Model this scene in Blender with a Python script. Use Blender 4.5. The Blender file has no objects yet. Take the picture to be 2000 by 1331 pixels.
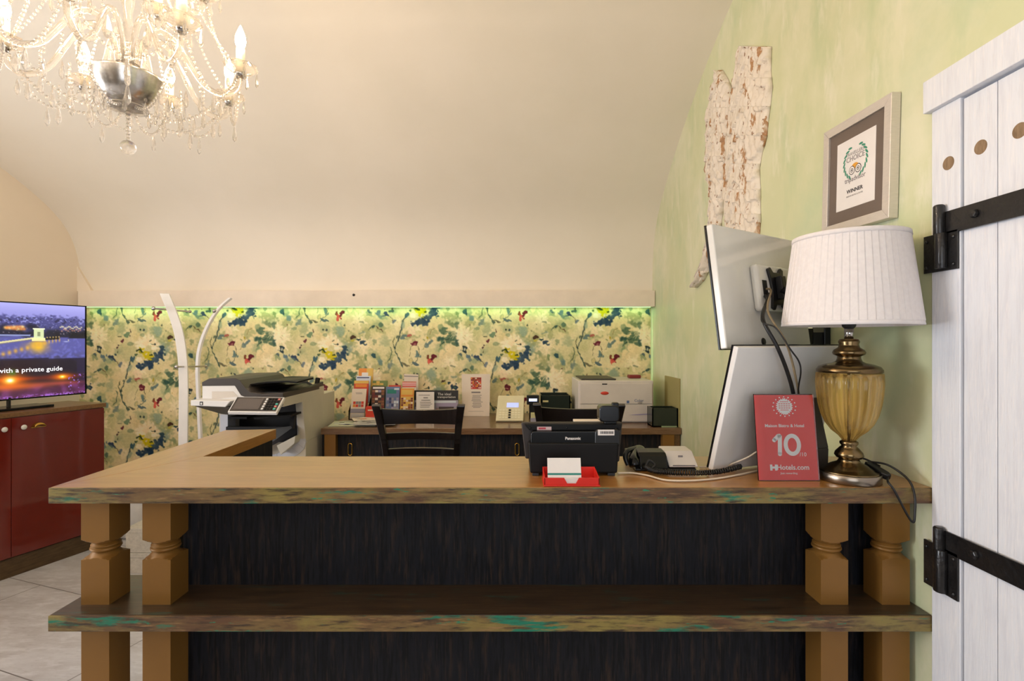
import bpy, math, random
import numpy as np
from mathutils import Matrix, Vector

sc = bpy.context.scene
col = sc.collection
E = 1.535            # eye height
HY = 664.0           # horizon row
# ---------------------------------------------------------------- camera
cam_d = bpy.data.cameras.new('camera'); cam = bpy.data.objects.new('camera', cam_d); col.objects.link(cam)
cam.location = (0, 0, E); cam.rotation_euler = (math.pi/2, 0, 0)
cam_d.sensor_width = 36; cam_d.lens = 18.0; cam_d.shift_y = -(665.5-HY)/2000.0*-1
cam_d.clip_start = 0.02
sc.camera = cam
# ---------------------------------------------------------------- world, lights, exposure
w = bpy.data.worlds.new('world'); sc.world = w; w.use_nodes = True
w.node_tree.nodes['Background'].inputs[0].default_value = (0.8, 0.88, 1.0, 1)
w.node_tree.nodes['Background'].inputs[1].default_value = 1.0
sc.view_settings.view_transform = 'Standard'
sc.view_settings.look = 'None'
sc.view_settings.exposure = 0.44
sc.view_settings.gamma = 1.0
sc.view_settings.use_curve_mapping = False
sc.cycles.caustics_reflective = False
sc.cycles.caustics_refractive = False
sc.cycles.max_bounces = 12
sc.cycles.transparent_max_bounces = 16
sc.cycles.sample_clamp_indirect = 4.0

def area(name, loc, rot, sx, sy, power, color):
    d = bpy.data.lights.new(name, 'AREA'); d.shape = 'RECTANGLE'; d.size = sx; d.size_y = sy
    d.energy = power; d.color = color
    o = bpy.data.objects.new(name, d); col.objects.link(o); o.location = loc; o.rotation_euler = rot
    return o
# daylight through the window in the left wall and, weaker, the one behind the camera
area('window_daylight', (-5.03, 0.75, 1.60), (math.radians(112), 0, math.radians(-90-19.3)), 1.9, 1.7, 120, (0.90, 0.94, 1.0))
area('window_daylight', (0.1, -0.66, 1.70), (math.radians(90), 0, 0), 1.5, 1.5, 9, (0.93, 0.95, 1.0))

# ================================================================ helpers
def lin(c):
    return tuple(((v/255.0)/12.92 if v/255.0 <= 0.04045 else (((v/255.0)+0.055)/1.055)**2.4) for v in c)

MATS = {}
def M(name, rgb, rough=0.5, metal=0.0, rgb2=None, nscale=6.0, stretch=(1, 1, 1), contrast=(0.35, 0.65),
      bump=0.0, bscale=60.0, coat=0.0, emit=None, estr=0.0, trans=0.0, ior=1.45, alpha=1.0, sheen=0.0, spec=0.5, detail=5.0):
    if name in MATS: return MATS[name]
    m = bpy.data.materials.new(name); m.use_nodes = True
    nt = m.node_tree; p = nt.nodes['Principled BSDF']
    p.inputs['Base Color'].default_value = (*lin(rgb), 1)
    p.inputs['Roughness'].default_value = rough
    p.inputs['Metallic'].default_value = metal
    p.inputs['Coat Weight'].default_value = coat
    p.inputs['Coat Roughness'].default_value = 0.08
    p.inputs['Transmission Weight'].default_value = trans
    p.inputs['IOR'].default_value = ior
    p.inputs['Alpha'].default_value = alpha
    p.inputs['Specular IOR Level'].default_value = spec
    if emit:
        p.inputs['Emission Color'].default_value = (*lin(emit), 1)
        p.inputs['Emission Strength'].default_value = estr
    tc = nt.nodes.new('ShaderNodeTexCoord'); mp = nt.nodes.new('ShaderNodeMapping')
    mp.inputs['Scale'].default_value = stretch
    nt.links.new(tc.outputs['Object'], mp.inputs['Vector'])
    if rgb2 is None:
        rgb2 = tuple(max(0, v*0.96) for v in rgb); contrast = (0.3, 0.7)
    n = nt.nodes.new('ShaderNodeTexNoise'); n.inputs['Scale'].default_value = nscale
    n.inputs['Detail'].default_value = detail; n.inputs['Roughness'].default_value = 0.6
    nt.links.new(mp.outputs[0], n.inputs['Vector'])
    r = nt.nodes.new('ShaderNodeValToRGB')
    r.color_ramp.elements[0].position = contrast[0]; r.color_ramp.elements[1].position = contrast[1]
    r.color_ramp.elements[0].color = (*lin(rgb), 1); r.color_ramp.elements[1].color = (*lin(rgb2), 1)
    nt.links.new(n.outputs['Fac'], r.inputs['Fac'])
    nt.links.new(r.outputs['Color'], p.inputs['Base Color'])
    if bump > 0:
        b = nt.nodes.new('ShaderNodeBump'); b.inputs['Strength'].default_value = bump
        b.inputs['Distance'].default_value = 0.01
        n2 = nt.nodes.new('ShaderNodeTexNoise'); n2.inputs['Scale'].default_value = bscale
        n2.inputs['Detail'].default_value = 4
        nt.links.new(mp.outputs[0], n2.inputs['Vector'])
        nt.links.new(n2.outputs['Fac'], b.inputs['Height']); nt.links.new(b.outputs['Normal'], p.inputs['Normal'])
    MATS[name] = m
    return m

def mat_layers(name, base, layers, rough=0.5, stretch=(1, 1, 1), bump=0.0, coat=0.0, bstretch=None, spec=0.5, crough=0.3):
    """base rgb, then layers of (rgb, noise scale, lo, hi, extra stretch)"""
    m = bpy.data.materials.new(name); m.use_nodes = True
    nt = m.node_tree; p = nt.nodes['Principled BSDF']
    p.inputs['Roughness'].default_value = rough; p.inputs['Coat Weight'].default_value = coat; p.inputs['Coat Roughness'].default_value = crough
    p.inputs['Specular IOR Level'].default_value = spec
    tc = nt.nodes.new('ShaderNodeTexCoord')
    cur = None
    rgbn = nt.nodes.new('ShaderNodeRGB'); rgbn.outputs[0].default_value = (*lin(base), 1); cur = rgbn.outputs[0]
    for i, (c, s, lo, hi, st) in enumerate(layers):
        mp = nt.nodes.new('ShaderNodeMapping'); mp.inputs['Scale'].default_value = st
        mp.inputs['Location'].default_value = (i*3.7, i*1.3, i*2.1)
        nt.links.new(tc.outputs['Object'], mp.inputs['Vector'])
        n = nt.nodes.new('ShaderNodeTexNoise'); n.inputs['Scale'].default_value = s
        n.inputs['Detail'].default_value = 6; n.inputs['Roughness'].default_value = 0.62
        nt.links.new(mp.outputs[0], n.inputs['Vector'])
        mr = nt.nodes.new('ShaderNodeMapRange'); mr.inputs[1].default_value = lo; mr.inputs[2].default_value = hi
        nt.links.new(n.outputs['Fac'], mr.inputs[0])
        mx = nt.nodes.new('ShaderNodeMix'); mx.data_type = 'RGBA'
        nt.links.new(mr.outputs[0], mx.inputs[0]); nt.links.new(cur, mx.inputs[6])
        mx.inputs[7].default_value = (*lin(c), 1); cur = mx.outputs[2]
        last = n
    nt.links.new(cur, p.inputs['Base Color'])
    if bump > 0:
        b = nt.nodes.new('ShaderNodeBump'); b.inputs['Strength'].default_value = bump; b.inputs['Distance'].default_value = 0.005
        nt.links.new(last.outputs['Fac'], b.inputs['Height']); nt.links.new(b.outputs['Normal'], p.inputs['Normal'])
    MATS[name] = m
    return m

def vcol_mat(name, rough=0.6, emit=0.0, spec=0.5):
    m = bpy.data.materials.new(name); m.use_nodes = True
    nt = m.node_tree; p = nt.nodes['Principled BSDF']; p.inputs['Roughness'].default_value = rough
    p.inputs['Specular IOR Level'].default_value = spec
    a = nt.nodes.new('ShaderNodeVertexColor'); a.layer_name = 'Col'
    if emit > 0:
        p.inputs['Base Color'].default_value = (0.01, 0.01, 0.01, 1)
        nt.links.new(a.outputs['Color'], p.inputs['Emission Color']); p.inputs['Emission Strength'].default_value = emit
    else:
        nt.links.new(a.outputs['Color'], p.inputs['Base Color'])
    return m

def root_of(o):
    while o.parent: o = o.parent
    return o

def tag(o, label=None, cat=None, group=None, kind=None):
    if label: o['label'] = label
    if cat: o['category'] = cat
    if group: o['group'] = group
    if kind: o['kind'] = kind
    return o

def thing(name, label, cat, loc, rz=0.0, group=None):
    o = bpy.data.objects.new(name, None); col.objects.link(o); o.empty_display_size = 0.05
    o.location = loc; o.rotation_euler = (0, 0, rz)
    return tag(o, label, cat, group)

class MB:
    def __init__(s, mat=None):
        s.v = []; s.f = []; s.mi = []; s.mats = []; s.T = Matrix.Identity(4); s.sm = []; s.smooth = False
        if mat: s.use(mat)
    def use(s, mat):
        if mat not in s.mats: s.mats.append(mat)
        s.cur = s.mats.index(mat); return s
    def add(s, vs, fs, smooth=None):
        b = len(s.v)
        s.v += [tuple(s.T @ Vector(v)) for v in vs]
        for f in fs:
            s.f.append([b+i for i in f]); s.mi.append(s.cur if s.mats else 0)
            s.sm.append(s.smooth if smooth is None else smooth)
        return s
    def box(s, x0, x1, y0, y1, z0, z1):
        vs = [(x, y, z) for x in (x0, x1) for y in (y0, y1) for z in (z0, z1)]
        return s.add(vs, [(0, 1, 3, 2), (4, 6, 7, 5), (0, 4, 5, 1), (2, 3, 7, 6), (0, 2, 6, 4), (1, 5, 7, 3)])
    def hexa(s, a, b):
        """a, b: two quads (4 points each) joined into a solid"""
        return s.add(list(a)+list(b), [(3, 2, 1, 0), (4, 5, 6, 7), (0, 1, 5, 4), (1, 2, 6, 5), (2, 3, 7, 6), (3, 0, 4, 7)])
    def prism(s, poly, d, axis='y', base=0.0):
        """poly in 2D, extruded along axis from base to base+d. y: (x,z); x: (y,z); z: (x,y)"""
        def P(p, t):
            if axis == 'y': return (p[0], base+t, p[1])
            if axis == 'x': return (base+t, p[0], p[1])
            return (p[0], p[1], base+t)
        n = len(poly)
        vs = [P(p, 0) for p in poly]+[P(p, d) for p in poly]
        fs = [list(range(n))[::-1], list(range(n, 2*n))]+[(i, (i+1) % n, n+(i+1) % n, n+i) for i in range(n)]
        return s.add(vs, fs)
    def quad(s, a, b, c, d): return s.add([a, b, c, d], [(0, 1, 2, 3)])
    def lathe(s, prof, c=(0, 0, 0), n=32, rib=0, ribd=0.0, axis='z', smooth=True, cap=True):
        vs = []; fs = []
        for (r, z) in prof:
            for k in range(n):
                a = 2*math.pi*k/n
                rr = r*(1+ribd*math.cos(rib*a)) if rib else r
                if axis == 'z': vs.append((c[0]+rr*math.cos(a), c[1]+rr*math.sin(a), c[2]+z))
                elif axis == 'y': vs.append((c[0]+rr*math.cos(a), c[1]+z, c[2]+rr*math.sin(a)))
                else: vs.append((c[0]+z, c[1]+rr*math.cos(a), c[2]+rr*math.sin(a)))
        for i in range(len(prof)-1):
            for k in range(n):
                k2 = (k+1) % n
                fs.append((i*n+k, i*n+k2, (i+1)*n+k2, (i+1)*n+k))
        s.add(vs, fs, smooth)
        if cap:
            b = len(s.v)-len(vs)
            for ring in (0, len(prof)-1):
                if prof[ring][0] > 1e-5:
                    idx = [b+ring*n+k for k in range(n)]
                    s.f.append(idx if ring else idx[::-1]); s.mi.append(s.cur if s.mats else 0); s.sm.append(False)
        return s
    def tube(s, pts, r, n=8, smooth=True, closed=False):
        pts = [Vector(p) for p in pts]; m = len(pts)
        rs = r if isinstance(r, (list, tuple)) else [r]*m
        vs = []; fs = []; up = None
        for i, p in enumerate(pts):
            if closed: t = pts[(i+1) % m]-pts[i-1]
            else: t = pts[min(i+1, m-1)]-pts[max(i-1, 0)]
            if t.length < 1e-9: t = Vector((0, 0, 1))
            t.normalize()
            if up is None:
                up = Vector((0, 0, 1)) if abs(t.z) < 0.9 else Vector((1, 0, 0))
            a = up-t*up.dot(t)
            if a.length < 1e-6: a = t.orthogonal()
            a.normalize(); up = a; b = t.cross(a)
            for k in range(n):
                q = 2*math.pi*k/n
                vs.append(p+(a*math.cos(q)+b*math.sin(q))*rs[i])
        for i in range(m if closed else m-1):
            j = (i+1) % m
            for k in range(n):
                k2 = (k+1) % n
                fs.append((i*n+k, i*n+k2, j*n+k2, j*n+k))
        s.add(vs, fs, smooth)
        if not closed:
            s.add([vs[k] for k in range(n)], [list(range(n))[::-1]], False)
            s.add([vs[(m-1)*n+k] for k in range(n)], [list(range(n))], False)
        return s
    def ribbon(s, pts, wdir, wid, thick, smooth=False):
        """rectangular bar swept along pts; wdir = width direction"""
        pts = [Vector(p) for p in pts]; wd = Vector(wdir).normalized(); m = len(pts)
        ws = wid if isinstance(wid, (list, tuple)) else [wid]*m
        vs = []; fs = []
        for i, p in enumerate(pts):
            t = (pts[min(i+1, m-1)]-pts[max(i-1, 0)]).normalized()
            nn = t.cross(wd).normalized()
            for a, b in ((-1, -1), (1, -1), (1, 1), (-1, 1)):
                vs.append(p+wd*(a*ws[i]/2)+nn*(b*thick/2))
        for i in range(m-1):
            for k in range(4):
                fs.append((i*4+k, i*4+(k+1) % 4, (i+1)*4+(k+1) % 4, (i+1)*4+k))
        fs.append((3, 2, 1, 0)); fs.append(tuple((m-1)*4+k for k in range(4)))
        return s.add(vs, fs, smooth)
    def ball(s, c, rx, ry=None, rz=None, n=12, m=8):
        ry = ry or rx; rz = rz or rx
        vs = [(c[0], c[1], c[2]-rz)]
        for i in range(1, m):
            a = -math.pi/2+math.pi*i/m
            for k in range(n):
                q = 2*math.pi*k/n
                vs.append((c[0]+rx*math.cos(a)*math.cos(q), c[1]+ry*math.cos(a)*math.sin(q), c[2]+rz*math.sin(a)))
        vs.append((c[0], c[1], c[2]+rz)); fs = []
        for k in range(n):
            k2 = (k+1) % n
            fs.append((0, 1+k2, 1+k)); fs.append((len(vs)-1, 1+(m-2)*n+k, 1+(m-2)*n+k2))
            for i in range(m-2):
                fs.append((1+i*n+k, 1+i*n+k2, 1+(i+1)*n+k2, 1+(i+1)*n+k))
        return s.add(vs, fs, True)
    def mesh(s, parent=None, name='m'):
        vs = s.v
        if parent is not None:
            r = root_of(parent)
            if not getattr(s, 'local', False):
                inv = (Matrix.Translation(r.location) @ Matrix.Rotation(r.rotation_euler.z, 4, 'Z')).inverted()
                vs = [tuple(inv @ Vector(v)) for v in vs]
        me = bpy.data.meshes.new(name); me.from_pydata(vs, [], s.f)
        for m in s.mats: me.materials.append(m)
        me.polygons.foreach_set('material_index', s.mi)
        me.polygons.foreach_set('use_smooth', s.sm)
        me.update()
        return me
    def build(s, name, parent=None, bevel=0.0, seg=2, local=False, recalc=True):
        s.local = local
        me = s.mesh(parent, name)
        if recalc:
            import bmesh
            bm = bmesh.new(); bm.from_mesh(me); bmesh.ops.recalc_face_normals(bm, faces=bm.faces); bm.to_mesh(me); bm.free()
        o = bpy.data.objects.new(name, me); col.objects.link(o)
        if parent is not None: o.parent = parent
        if bevel > 0:
            b = o.modifiers.new('bevel', 'BEVEL'); b.width = bevel; b.segments = seg; b.limit_method = 'ANGLE'
            b.angle_limit = math.radians(40)
        return o

def struct(mb, name, bevel=0.0, recalc=True):
    o = mb.build(name, None, bevel, recalc=recalc); o['kind'] = 'structure'; return o

def text_mb(mb, s, mat4, size, mat, depth=0.0006, align='CENTER', bold=0.0, spacing=1.0, xs=1.0):
    """adds raised lettering to a mesh builder. mat4: local x = reading direction, y = up, z = out of the page"""
    cu = bpy.data.curves.new('t', 'FONT'); cu.body = s; cu.size = size; cu.align_x = align; cu.align_y = 'CENTER'
    cu.extrude = depth; cu.offset = bold; cu.space_character = spacing; cu.resolution_u = 2
    o = bpy.data.objects.new('t', cu); col.objects.link(o)
    bpy.context.view_layer.update()
    dg = bpy.context.evaluated_depsgraph_get()
    me = bpy.data.meshes.new_from_object(o.evaluated_get(dg))
    vs = [mat4 @ Vector((v.co.x*xs, v.co.y, v.co.z)) for v in me.vertices]
    fs = [list(p.vertices) for p in me.polygons]
    mb.use(mat); mb.add(vs, fs, False)
    bpy.data.objects.remove(o); bpy.data.curves.remove(cu); bpy.data.meshes.remove(me)

def plane_mat(o, ux, uy):
    ux = Vector(ux).normalized(); uy = Vector(uy).normalized(); uz = ux.cross(uy).normalized(); uy = uz.cross(ux)
    m = Matrix((ux, uy, uz)).transposed().to_4x4(); m.translation = Vector(o); return m

def PX(px, Y): return (px-1000.0)/1000.0*Y
def PZ(py, Y): return E+(HY-py)/1000.0*Y
def P(px, py, Y): return Vector((PX(px, Y), Y, PZ(py, Y)))

def smooth_path(pts, n=8):
    pts = [Vector(p) for p in pts]; out = []
    for i in range(len(pts)-1):
        p0 = pts[max(i-1, 0)]; p1 = pts[i]; p2 = pts[i+1]; p3 = pts[min(i+2, len(pts)-1)]
        for k in range(n):
            t = k/n
            out.append(0.5*((2*p1)+(-p0+p2)*t+(2*p0-5*p1+4*p2-p3)*t*t+(-p0+3*p1-3*p2+p3)*t**3))
    out.append(pts[-1]); return out

def paint_mesh(name, cols, fn, mat, parent=None):
    """cols: (ny, nx, 3) linear colours; fn(u, v) -> point, u along x 0..1, v 0..1"""
    ny, nx = cols.shape[:2]
    U, V = np.meshgrid(np.linspace(0, 1, nx), np.linspace(0, 1, ny))
    co = fn(U, V).reshape(-1, 3)
    i = np.arange((ny-1)*(nx-1)); r = i//(nx-1); c = i % (nx-1); a = r*nx+c
    quads = np.stack([a, a+1, a+nx+1, a+nx], 1)
    if parent is not None:
        R = root_of(parent)
        inv = np.array((Matrix.Translation(R.location) @ Matrix.Rotation(R.rotation_euler.z, 4, 'Z')).inverted())
        co = co @ inv[:3, :3].T+inv[:3, 3]
    me = bpy.data.meshes.new(name)
    me.vertices.add(nx*ny); me.vertices.foreach_set('co', co.astype(np.float32).ravel())
    me.loops.add(quads.size); me.loops.foreach_set('vertex_index', quads.ravel().astype(np.int32))
    me.polygons.add(len(quads)); me.polygons.foreach_set('loop_start', (np.arange(len(quads))*4).astype(np.int32))
    me.update(calc_edges=True)
    at = me.color_attributes.new('Col', 'FLOAT_COLOR', 'POINT')
    at.data.foreach_set('color', np.concatenate([cols.reshape(-1, 3), np.ones((nx*ny, 1))], 1).astype(np.float32).ravel())
    me.materials.append(mat)
    o = bpy.data.objects.new(name, me); col.objects.link(o)
    if parent is not None: o.parent = parent
    return o

def np_lin(a):
    a = np.clip(a/255.0, 0, 1)
    return np.where(a <= 0.04045, a/12.92, ((a+0.055)/1.055)**2.4)

rng = np.random.default_rng(5)
def fnoise(h, w_, sigma, seed=0):
    r = np.random.default_rng(seed).standard_normal((h, w_))
    fy = np.fft.fftfreq(h)[:, None]; fx = np.fft.fftfreq(w_)[None, :]
    k = np.exp(-2*(math.pi*sigma)**2*(fx**2+fy**2))
    o = np.real(np.fft.ifft2(np.fft.fft2(r)*k)); return (o-o.mean())/o.std()

# ================================================================ materials
CREAM = M('vault_plaster', (240, 231, 217), 0.75, rgb2=(236, 227, 212), nscale=1.5, bump=0.03, bscale=30)
PINKCREAM = M('lunette_plaster', (242, 228, 210), 0.7, rgb2=(239, 225, 206), nscale=1.5)
PELMET = M('pelmet_paint', (243, 228, 210), 0.55)
GREENW = mat_layers('green_sponged_plaster', (206, 209, 168),
    [((222, 220, 190), 2.2, 0.42, 0.66, (1, 1, 0.8)), ((190, 202, 158), 3.0, 0.52, 0.72, (1, 1.5, 0.6)),
     ((230, 226, 204), 7.0, 0.56, 0.76, (1, 1.6, 0.5)), ((186, 202, 164), 1.3, 0.54, 0.75, (1, 1, 1))], 0.38, bump=0.05)
WOODTOP = mat_layers('counter_top_wood', (168, 118, 56),
    [((150, 102, 46), 3.0, 0.40, 0.65, (1.2, 14, 14)), ((182, 130, 66), 10.0, 0.5, 0.75, (1.0, 20, 20)), ((136, 90, 40), 30.0, 0.55, 0.8, (0.8, 14, 14))], 0.30, coat=0.8, crough=0.26)
WOODTOPY = mat_layers('counter_wing_wood', (168, 118, 56),
    [((150, 102, 46), 3.0, 0.40, 0.65, (14, 1.2, 14)), ((182, 130, 66), 10.0, 0.5, 0.75, (20, 1, 20)), ((136, 90, 40), 30.0, 0.55, 0.8, (14, .8, 14))], 0.30, coat=0.8, crough=0.26)
EDGE = mat_layers('weathered_edge_wood', (118, 94, 56),
    [((96, 66, 42), 3.0, 0.44, 0.58, (1.0, 1, 5)), ((136, 120, 62), 2.2, 0.48, 0.62, (1.3, 1, 3)), ((20, 118, 92), 11.0, 0.57, 0.63, (0.5, 1, 3.0)),
     ((58, 42, 28), 80.0, 0.48, 0.66, (0.16, 1, 1.3)), ((36, 122, 92), 34.0, 0.63, 0.68, (0.35, 1, 1.6)), ((150, 116, 74), 110.0, 0.58, 0.72, (0.12, 1, 1.2))], 0.45, bump=0.3)
SHELFW = mat_layers('shelf_wood', (66, 50, 34),
    [((48, 36, 24), 5.0, 0.42, 0.64, (1.2, 12, 12)), ((98, 76, 48), 12.0, 0.55, 0.75, (1.0, 14, 14)), ((40, 76, 66), 6.0, 0.60, 0.72, (1.2, 9, 9))], 0.3, coat=0.2)
DARKOAK = mat_layers('dark_oak', (26, 26, 31),
    [((18, 19, 26), 5.0, 0.4, 0.62, (6, 6, 1.0)), ((58, 44, 33), 9.0, 0.50, 0.74, (6, 6, 0.7)), ((11, 11, 15), 26.0, 0.48, 0.60, (5, 5, 0.35))], 0.6, bump=0.3, spec=0.25)
GOLD = M('gold_paint', (138, 98, 44), 0.42, 0.2, rgb2=(131, 92, 40), nscale=3)
REDLACQ = M('red_lacquer', (112, 30, 18), 0.10, rgb2=(96, 24, 15), nscale=1.2, coat=0.6)
BROWNWOOD = mat_layers('brown_wood', (122, 88, 54), [((98, 68, 40), 6.0, 0.4, 0.65, (10, 1.2, 12)), ((140, 106, 68), 20.0, 0.5, 0.8, (12, 1, 12))], 0.3, coat=0.2)
DESKW = mat_layers('desk_wood', (122, 92, 66), [((100, 72, 50), 5.0, 0.4, 0.65, (1.2, 12, 14)), ((138, 108, 80), 22.0, 0.5, 0.8, (1, 12, 14))], 0.22, coat=0.35)
PLINTHW = M('plinth_wood', (92, 72, 46), 0.5, rgb2=(70, 52, 32), nscale=6, stretch=(2, 2, 12))
WHITEWOOD = mat_layers('whitewashed_wood', (224, 226, 232),
    [((214, 215, 222), 8.0, 0.45, 0.7, (9, 9, 0.8)), ((234, 232, 234), 20.0, 0.5, 0.75, (9, 9, 0.7)), ((204, 199, 200), 30.0, 0.62, 0.84, (8, 8, 0.5))], 0.55, bump=0.18)
IRON = M('black_iron', (26, 25, 26), 0.35, 0.3, rgb2=(38, 36, 36), nscale=25, bump=0.3, bscale=60, coat=0.3)
KNOT = M('wood_plug', (150, 124, 96), 0.6, rgb2=(120, 96, 70), nscale=30, stretch=(6, 6, 1))
BLACK = M('black_plastic', (20, 20, 22), 0.35)
BLACKG = M('black_gloss_plastic', (9, 10, 12), 0.2, spec=0.35)
DGREY = M('dark_grey_plastic', (62, 56, 52), 0.45)
CHARC = M('charcoal_plastic', (19, 18, 18), 0.5, spec=0.22)
LGREY = M('light_grey_plastic', (206, 198, 188), 0.45)
WHITEP = M('white_plastic', (226, 224, 222), 0.35)
WHITEG = M('white_gloss_plastic', (216, 214, 208), 0.16, coat=0.4)
COPIERW = M('copier_body_plastic', (208, 200, 184), 0.45)
COPIERB = M('copier_pale_blue_frame', (205, 206, 214), 0.4)
PAPER = M('white_paper', (232, 226, 222), 0.7)
PINKPAPER = M('pinkish_paper', (234, 219, 202), 0.6)
INK = M('black_ink', (45, 42, 46), 0.7)
GREYINK = M('grey_ink', (135, 128, 128), 0.7)
REDC = M('red_card', (226, 38, 30), 0.5, rgb2=(230, 44, 36))
REDP = M('red_plastic', (214, 48, 38), 0.28)
WHITEINK = M('white_print', (240, 236, 232), 0.6)
TEAL = M('teal_print', (44, 128, 118), 0.6)
BRONZE = M('antique_bronze', (130, 110, 78), 0.22, 1.0, rgb2=(102, 84, 58), nscale=10)
STEELB = M('brushed_bronze_rim', (150, 138, 124), 0.28, 1.0)
CHROME = M('chrome', (190, 186, 182), 0.15, 1.0)
SILVER = M('silver_frame', (222, 214, 206), 0.3, 0.45, rgb2=(214, 206, 198), nscale=40, stretch=(1, 1, 8))
SHADE = M('shade_fabric', (226, 220, 218), 0.85, rgb2=(220, 213, 212), nscale=80)
CHAIRW = M('black_brown_lacquer', (30, 23, 21), 0.22, coat=0.4, rgb2=(24, 19, 18), nscale=5, stretch=(8, 8, 1))
WHITEMET = M('white_metal', (242, 239, 236), 0.35)
BRASS = M('brass', (190, 150, 70), 0.22, 1.0)

def glass_mat(name, rgb, rough=0.02, ior=1.45, mixt=0.0, emit=None, es=0.0):
    m = bpy.data.materials.new(name); m.use_nodes = True; nt = m.node_tree
    p = nt.nodes['Principled BSDF']; out = nt.nodes['Material Output']
    p.inputs['Base Color'].default_value = (*lin(rgb), 1); p.inputs['Roughness'].default_value = rough
    p.inputs['Transmission Weight'].default_value = 1; p.inputs['IOR'].default_value = ior
    if emit:
        p.inputs['Emission Color'].default_value = (*lin(emit), 1); p.inputs['Emission Strength'].default_value = es
    if mixt > 0:
        t = nt.nodes.new('ShaderNodeBsdfTransparent'); t.inputs[0].default_value = (*lin(rgb), 1)
        mx = nt.nodes.new('ShaderNodeMixShader'); mx.inputs[0].default_value = mixt
        nt.links.new(p.outputs[0], mx.inputs[1]); nt.links.new(t.outputs[0], mx.inputs[2]); nt.links.new(mx.outputs[0], out.inputs[0])
    return m
CRYSTAL = glass_mat('crystal_glass', (255, 252, 248), 0.04, 1.5, 0.30)
_nt = CRYSTAL.node_tree; _mx = _nt.nodes['Mix Shader']; _df = _nt.nodes.new('ShaderNodeBsdfTranslucent'); _df.inputs[0].default_value = (1, 0.98, 0.95, 1)
_m2 = _nt.nodes.new('ShaderNodeMixShader'); _m2.inputs[0].default_value = 0.10
_nt.links.new(_mx.outputs[0], _m2.inputs[1]); _nt.links.new(_df.outputs[0], _m2.inputs[2]); _nt.links.new(_m2.outputs[0], _nt.nodes['Material Output'].inputs[0])
AMBER = glass_mat('amber_glass', (255, 240, 210), 0.02, 1.45, 0.5)
def clear_mat(name, refl=0.9):
    m = bpy.data.materials.new(name); m.use_nodes = True; nt = m.node_tree; out = nt.nodes['Material Output']
    nt.nodes.remove(nt.nodes['Principled BSDF'])
    t = nt.nodes.new('ShaderNodeBsdfTransparent'); g = nt.nodes.new('ShaderNodeBsdfGlossy'); g.inputs['Roughness'].default_value = 0.03
    f = nt.nodes.new('ShaderNodeFresnel'); f.inputs['IOR'].default_value = 1.45
    mx = nt.nodes.new('ShaderNodeMixShader')
    nt.links.new(f.outputs[0], mx.inputs[0]); nt.links.new(t.outputs[0], mx.inputs[1]); nt.links.new(g.outputs[0], mx.inputs[2]); nt.links.new(mx.outputs[0], out.inputs[0])
    return m
ACRYL = clear_mat('clear_acrylic')

# ================================================================ room shell
WX = 1.233           # right wall
BY = 4.50            # back wall
LC = Vector((-3.79, 4.50)); LU = Vector((0.330, 0.944))   # left wall corner and direction
def lwx(y): return LC.x+LU.x/LU.y*(y-LC.y)
floor_m = mat_layers('slate_look_tile', (196, 194, 196),
    [((176, 172, 172), 3.0, 0.4, 0.65, (1, 2.5, 1)), ((210, 209, 212), 9.0, 0.5, 0.75, (1, 3, 1)), ((164, 160, 160), 22.0, 0.56, 0.78, (1, 4, 1))], 0.36)
nt = floor_m.node_tree; p = nt.nodes['Principled BSDF']
br = nt.nodes.new('ShaderNodeTexBrick'); mp = nt.nodes.new('ShaderNodeMapping'); tc = nt.nodes.new('ShaderNodeTexCoord')
nt.links.new(tc.outputs['Object'], mp.inputs[0]); mp.inputs['Rotation'].default_value = (0, 0, math.radians(19)); mp.inputs['Location'].default_value = (0.25, 0.32, 0)
nt.links.new(mp.outputs[0], br.inputs[0]); br.inputs['Scale'].default_value = 1; br.inputs['Brick Width'].default_value = 1.2
br.inputs['Row Height'].default_value = 0.6; br.inputs['Mortar Size'].default_value = 0.003; br.inputs['Mortar Smooth'].default_value = 0
mx = nt.nodes.new('ShaderNodeMix'); mx.data_type = 'RGBA'
src = p.inputs['Base Color'].links[0].from_socket
nt.links.new(br.outputs['Fac'], mx.inputs[0]); nt.links.new(src, mx.inputs[6]); mx.inputs[7].default_value = (*lin((118, 112, 110)), 1)
nt.links.new(mx.outputs[2], p.inputs['Base Color'])
struct(MB(floor_m).box(-6.2, 1.9, -0.9, 4.8, -0.1, 0.0), 'floor')

prof = [(4.50, 1.95), (4.50, 2.05), (4.488, 2.20), (4.455, 2.36), (4.39, 2.51), (4.285, 2.645), (4.138, 2.772), (3.952, 2.905), (3.764, 3.025), (3.523, 3.16), (3.231, 3.30), (3.017, 3.385), (2.874, 3.435), (2.45, 3.545), (1.90, 3.60)]
prof = prof+[(3.80-y, z) for (y, z) in prof[-2::-1]]
pp = smooth_path([(0, y, z) for y, z in prof], 5)
mb = MB(CREAM); vs = []; fs = []
for q in pp:
    vs += [(-6.2, q.y, q.z), (WX+0.02, q.y, q.z)]
for q in pp:
    yy = q.y+(q.y-1.9)*0.03; zz = q.z+0.08
    vs += [(-6.2, yy, zz), (WX+0.02, yy, zz)]
n = len(pp)
for i in range(n-1):
    fs.append((2*i, 2*i+1, 2*i+3, 2*i+2)); fs.append((2*n+2*i, 2*n+2*i+2, 2*n+2*i+3, 2*n+2*i+1))
mb.add(vs, fs, True)
struct(mb, 'ceiling', recalc=False)
struct(MB(CREAM).box(-6.2, 1.5, BY, BY+0.15, 0, 2.02), 'wall_back')
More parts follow.
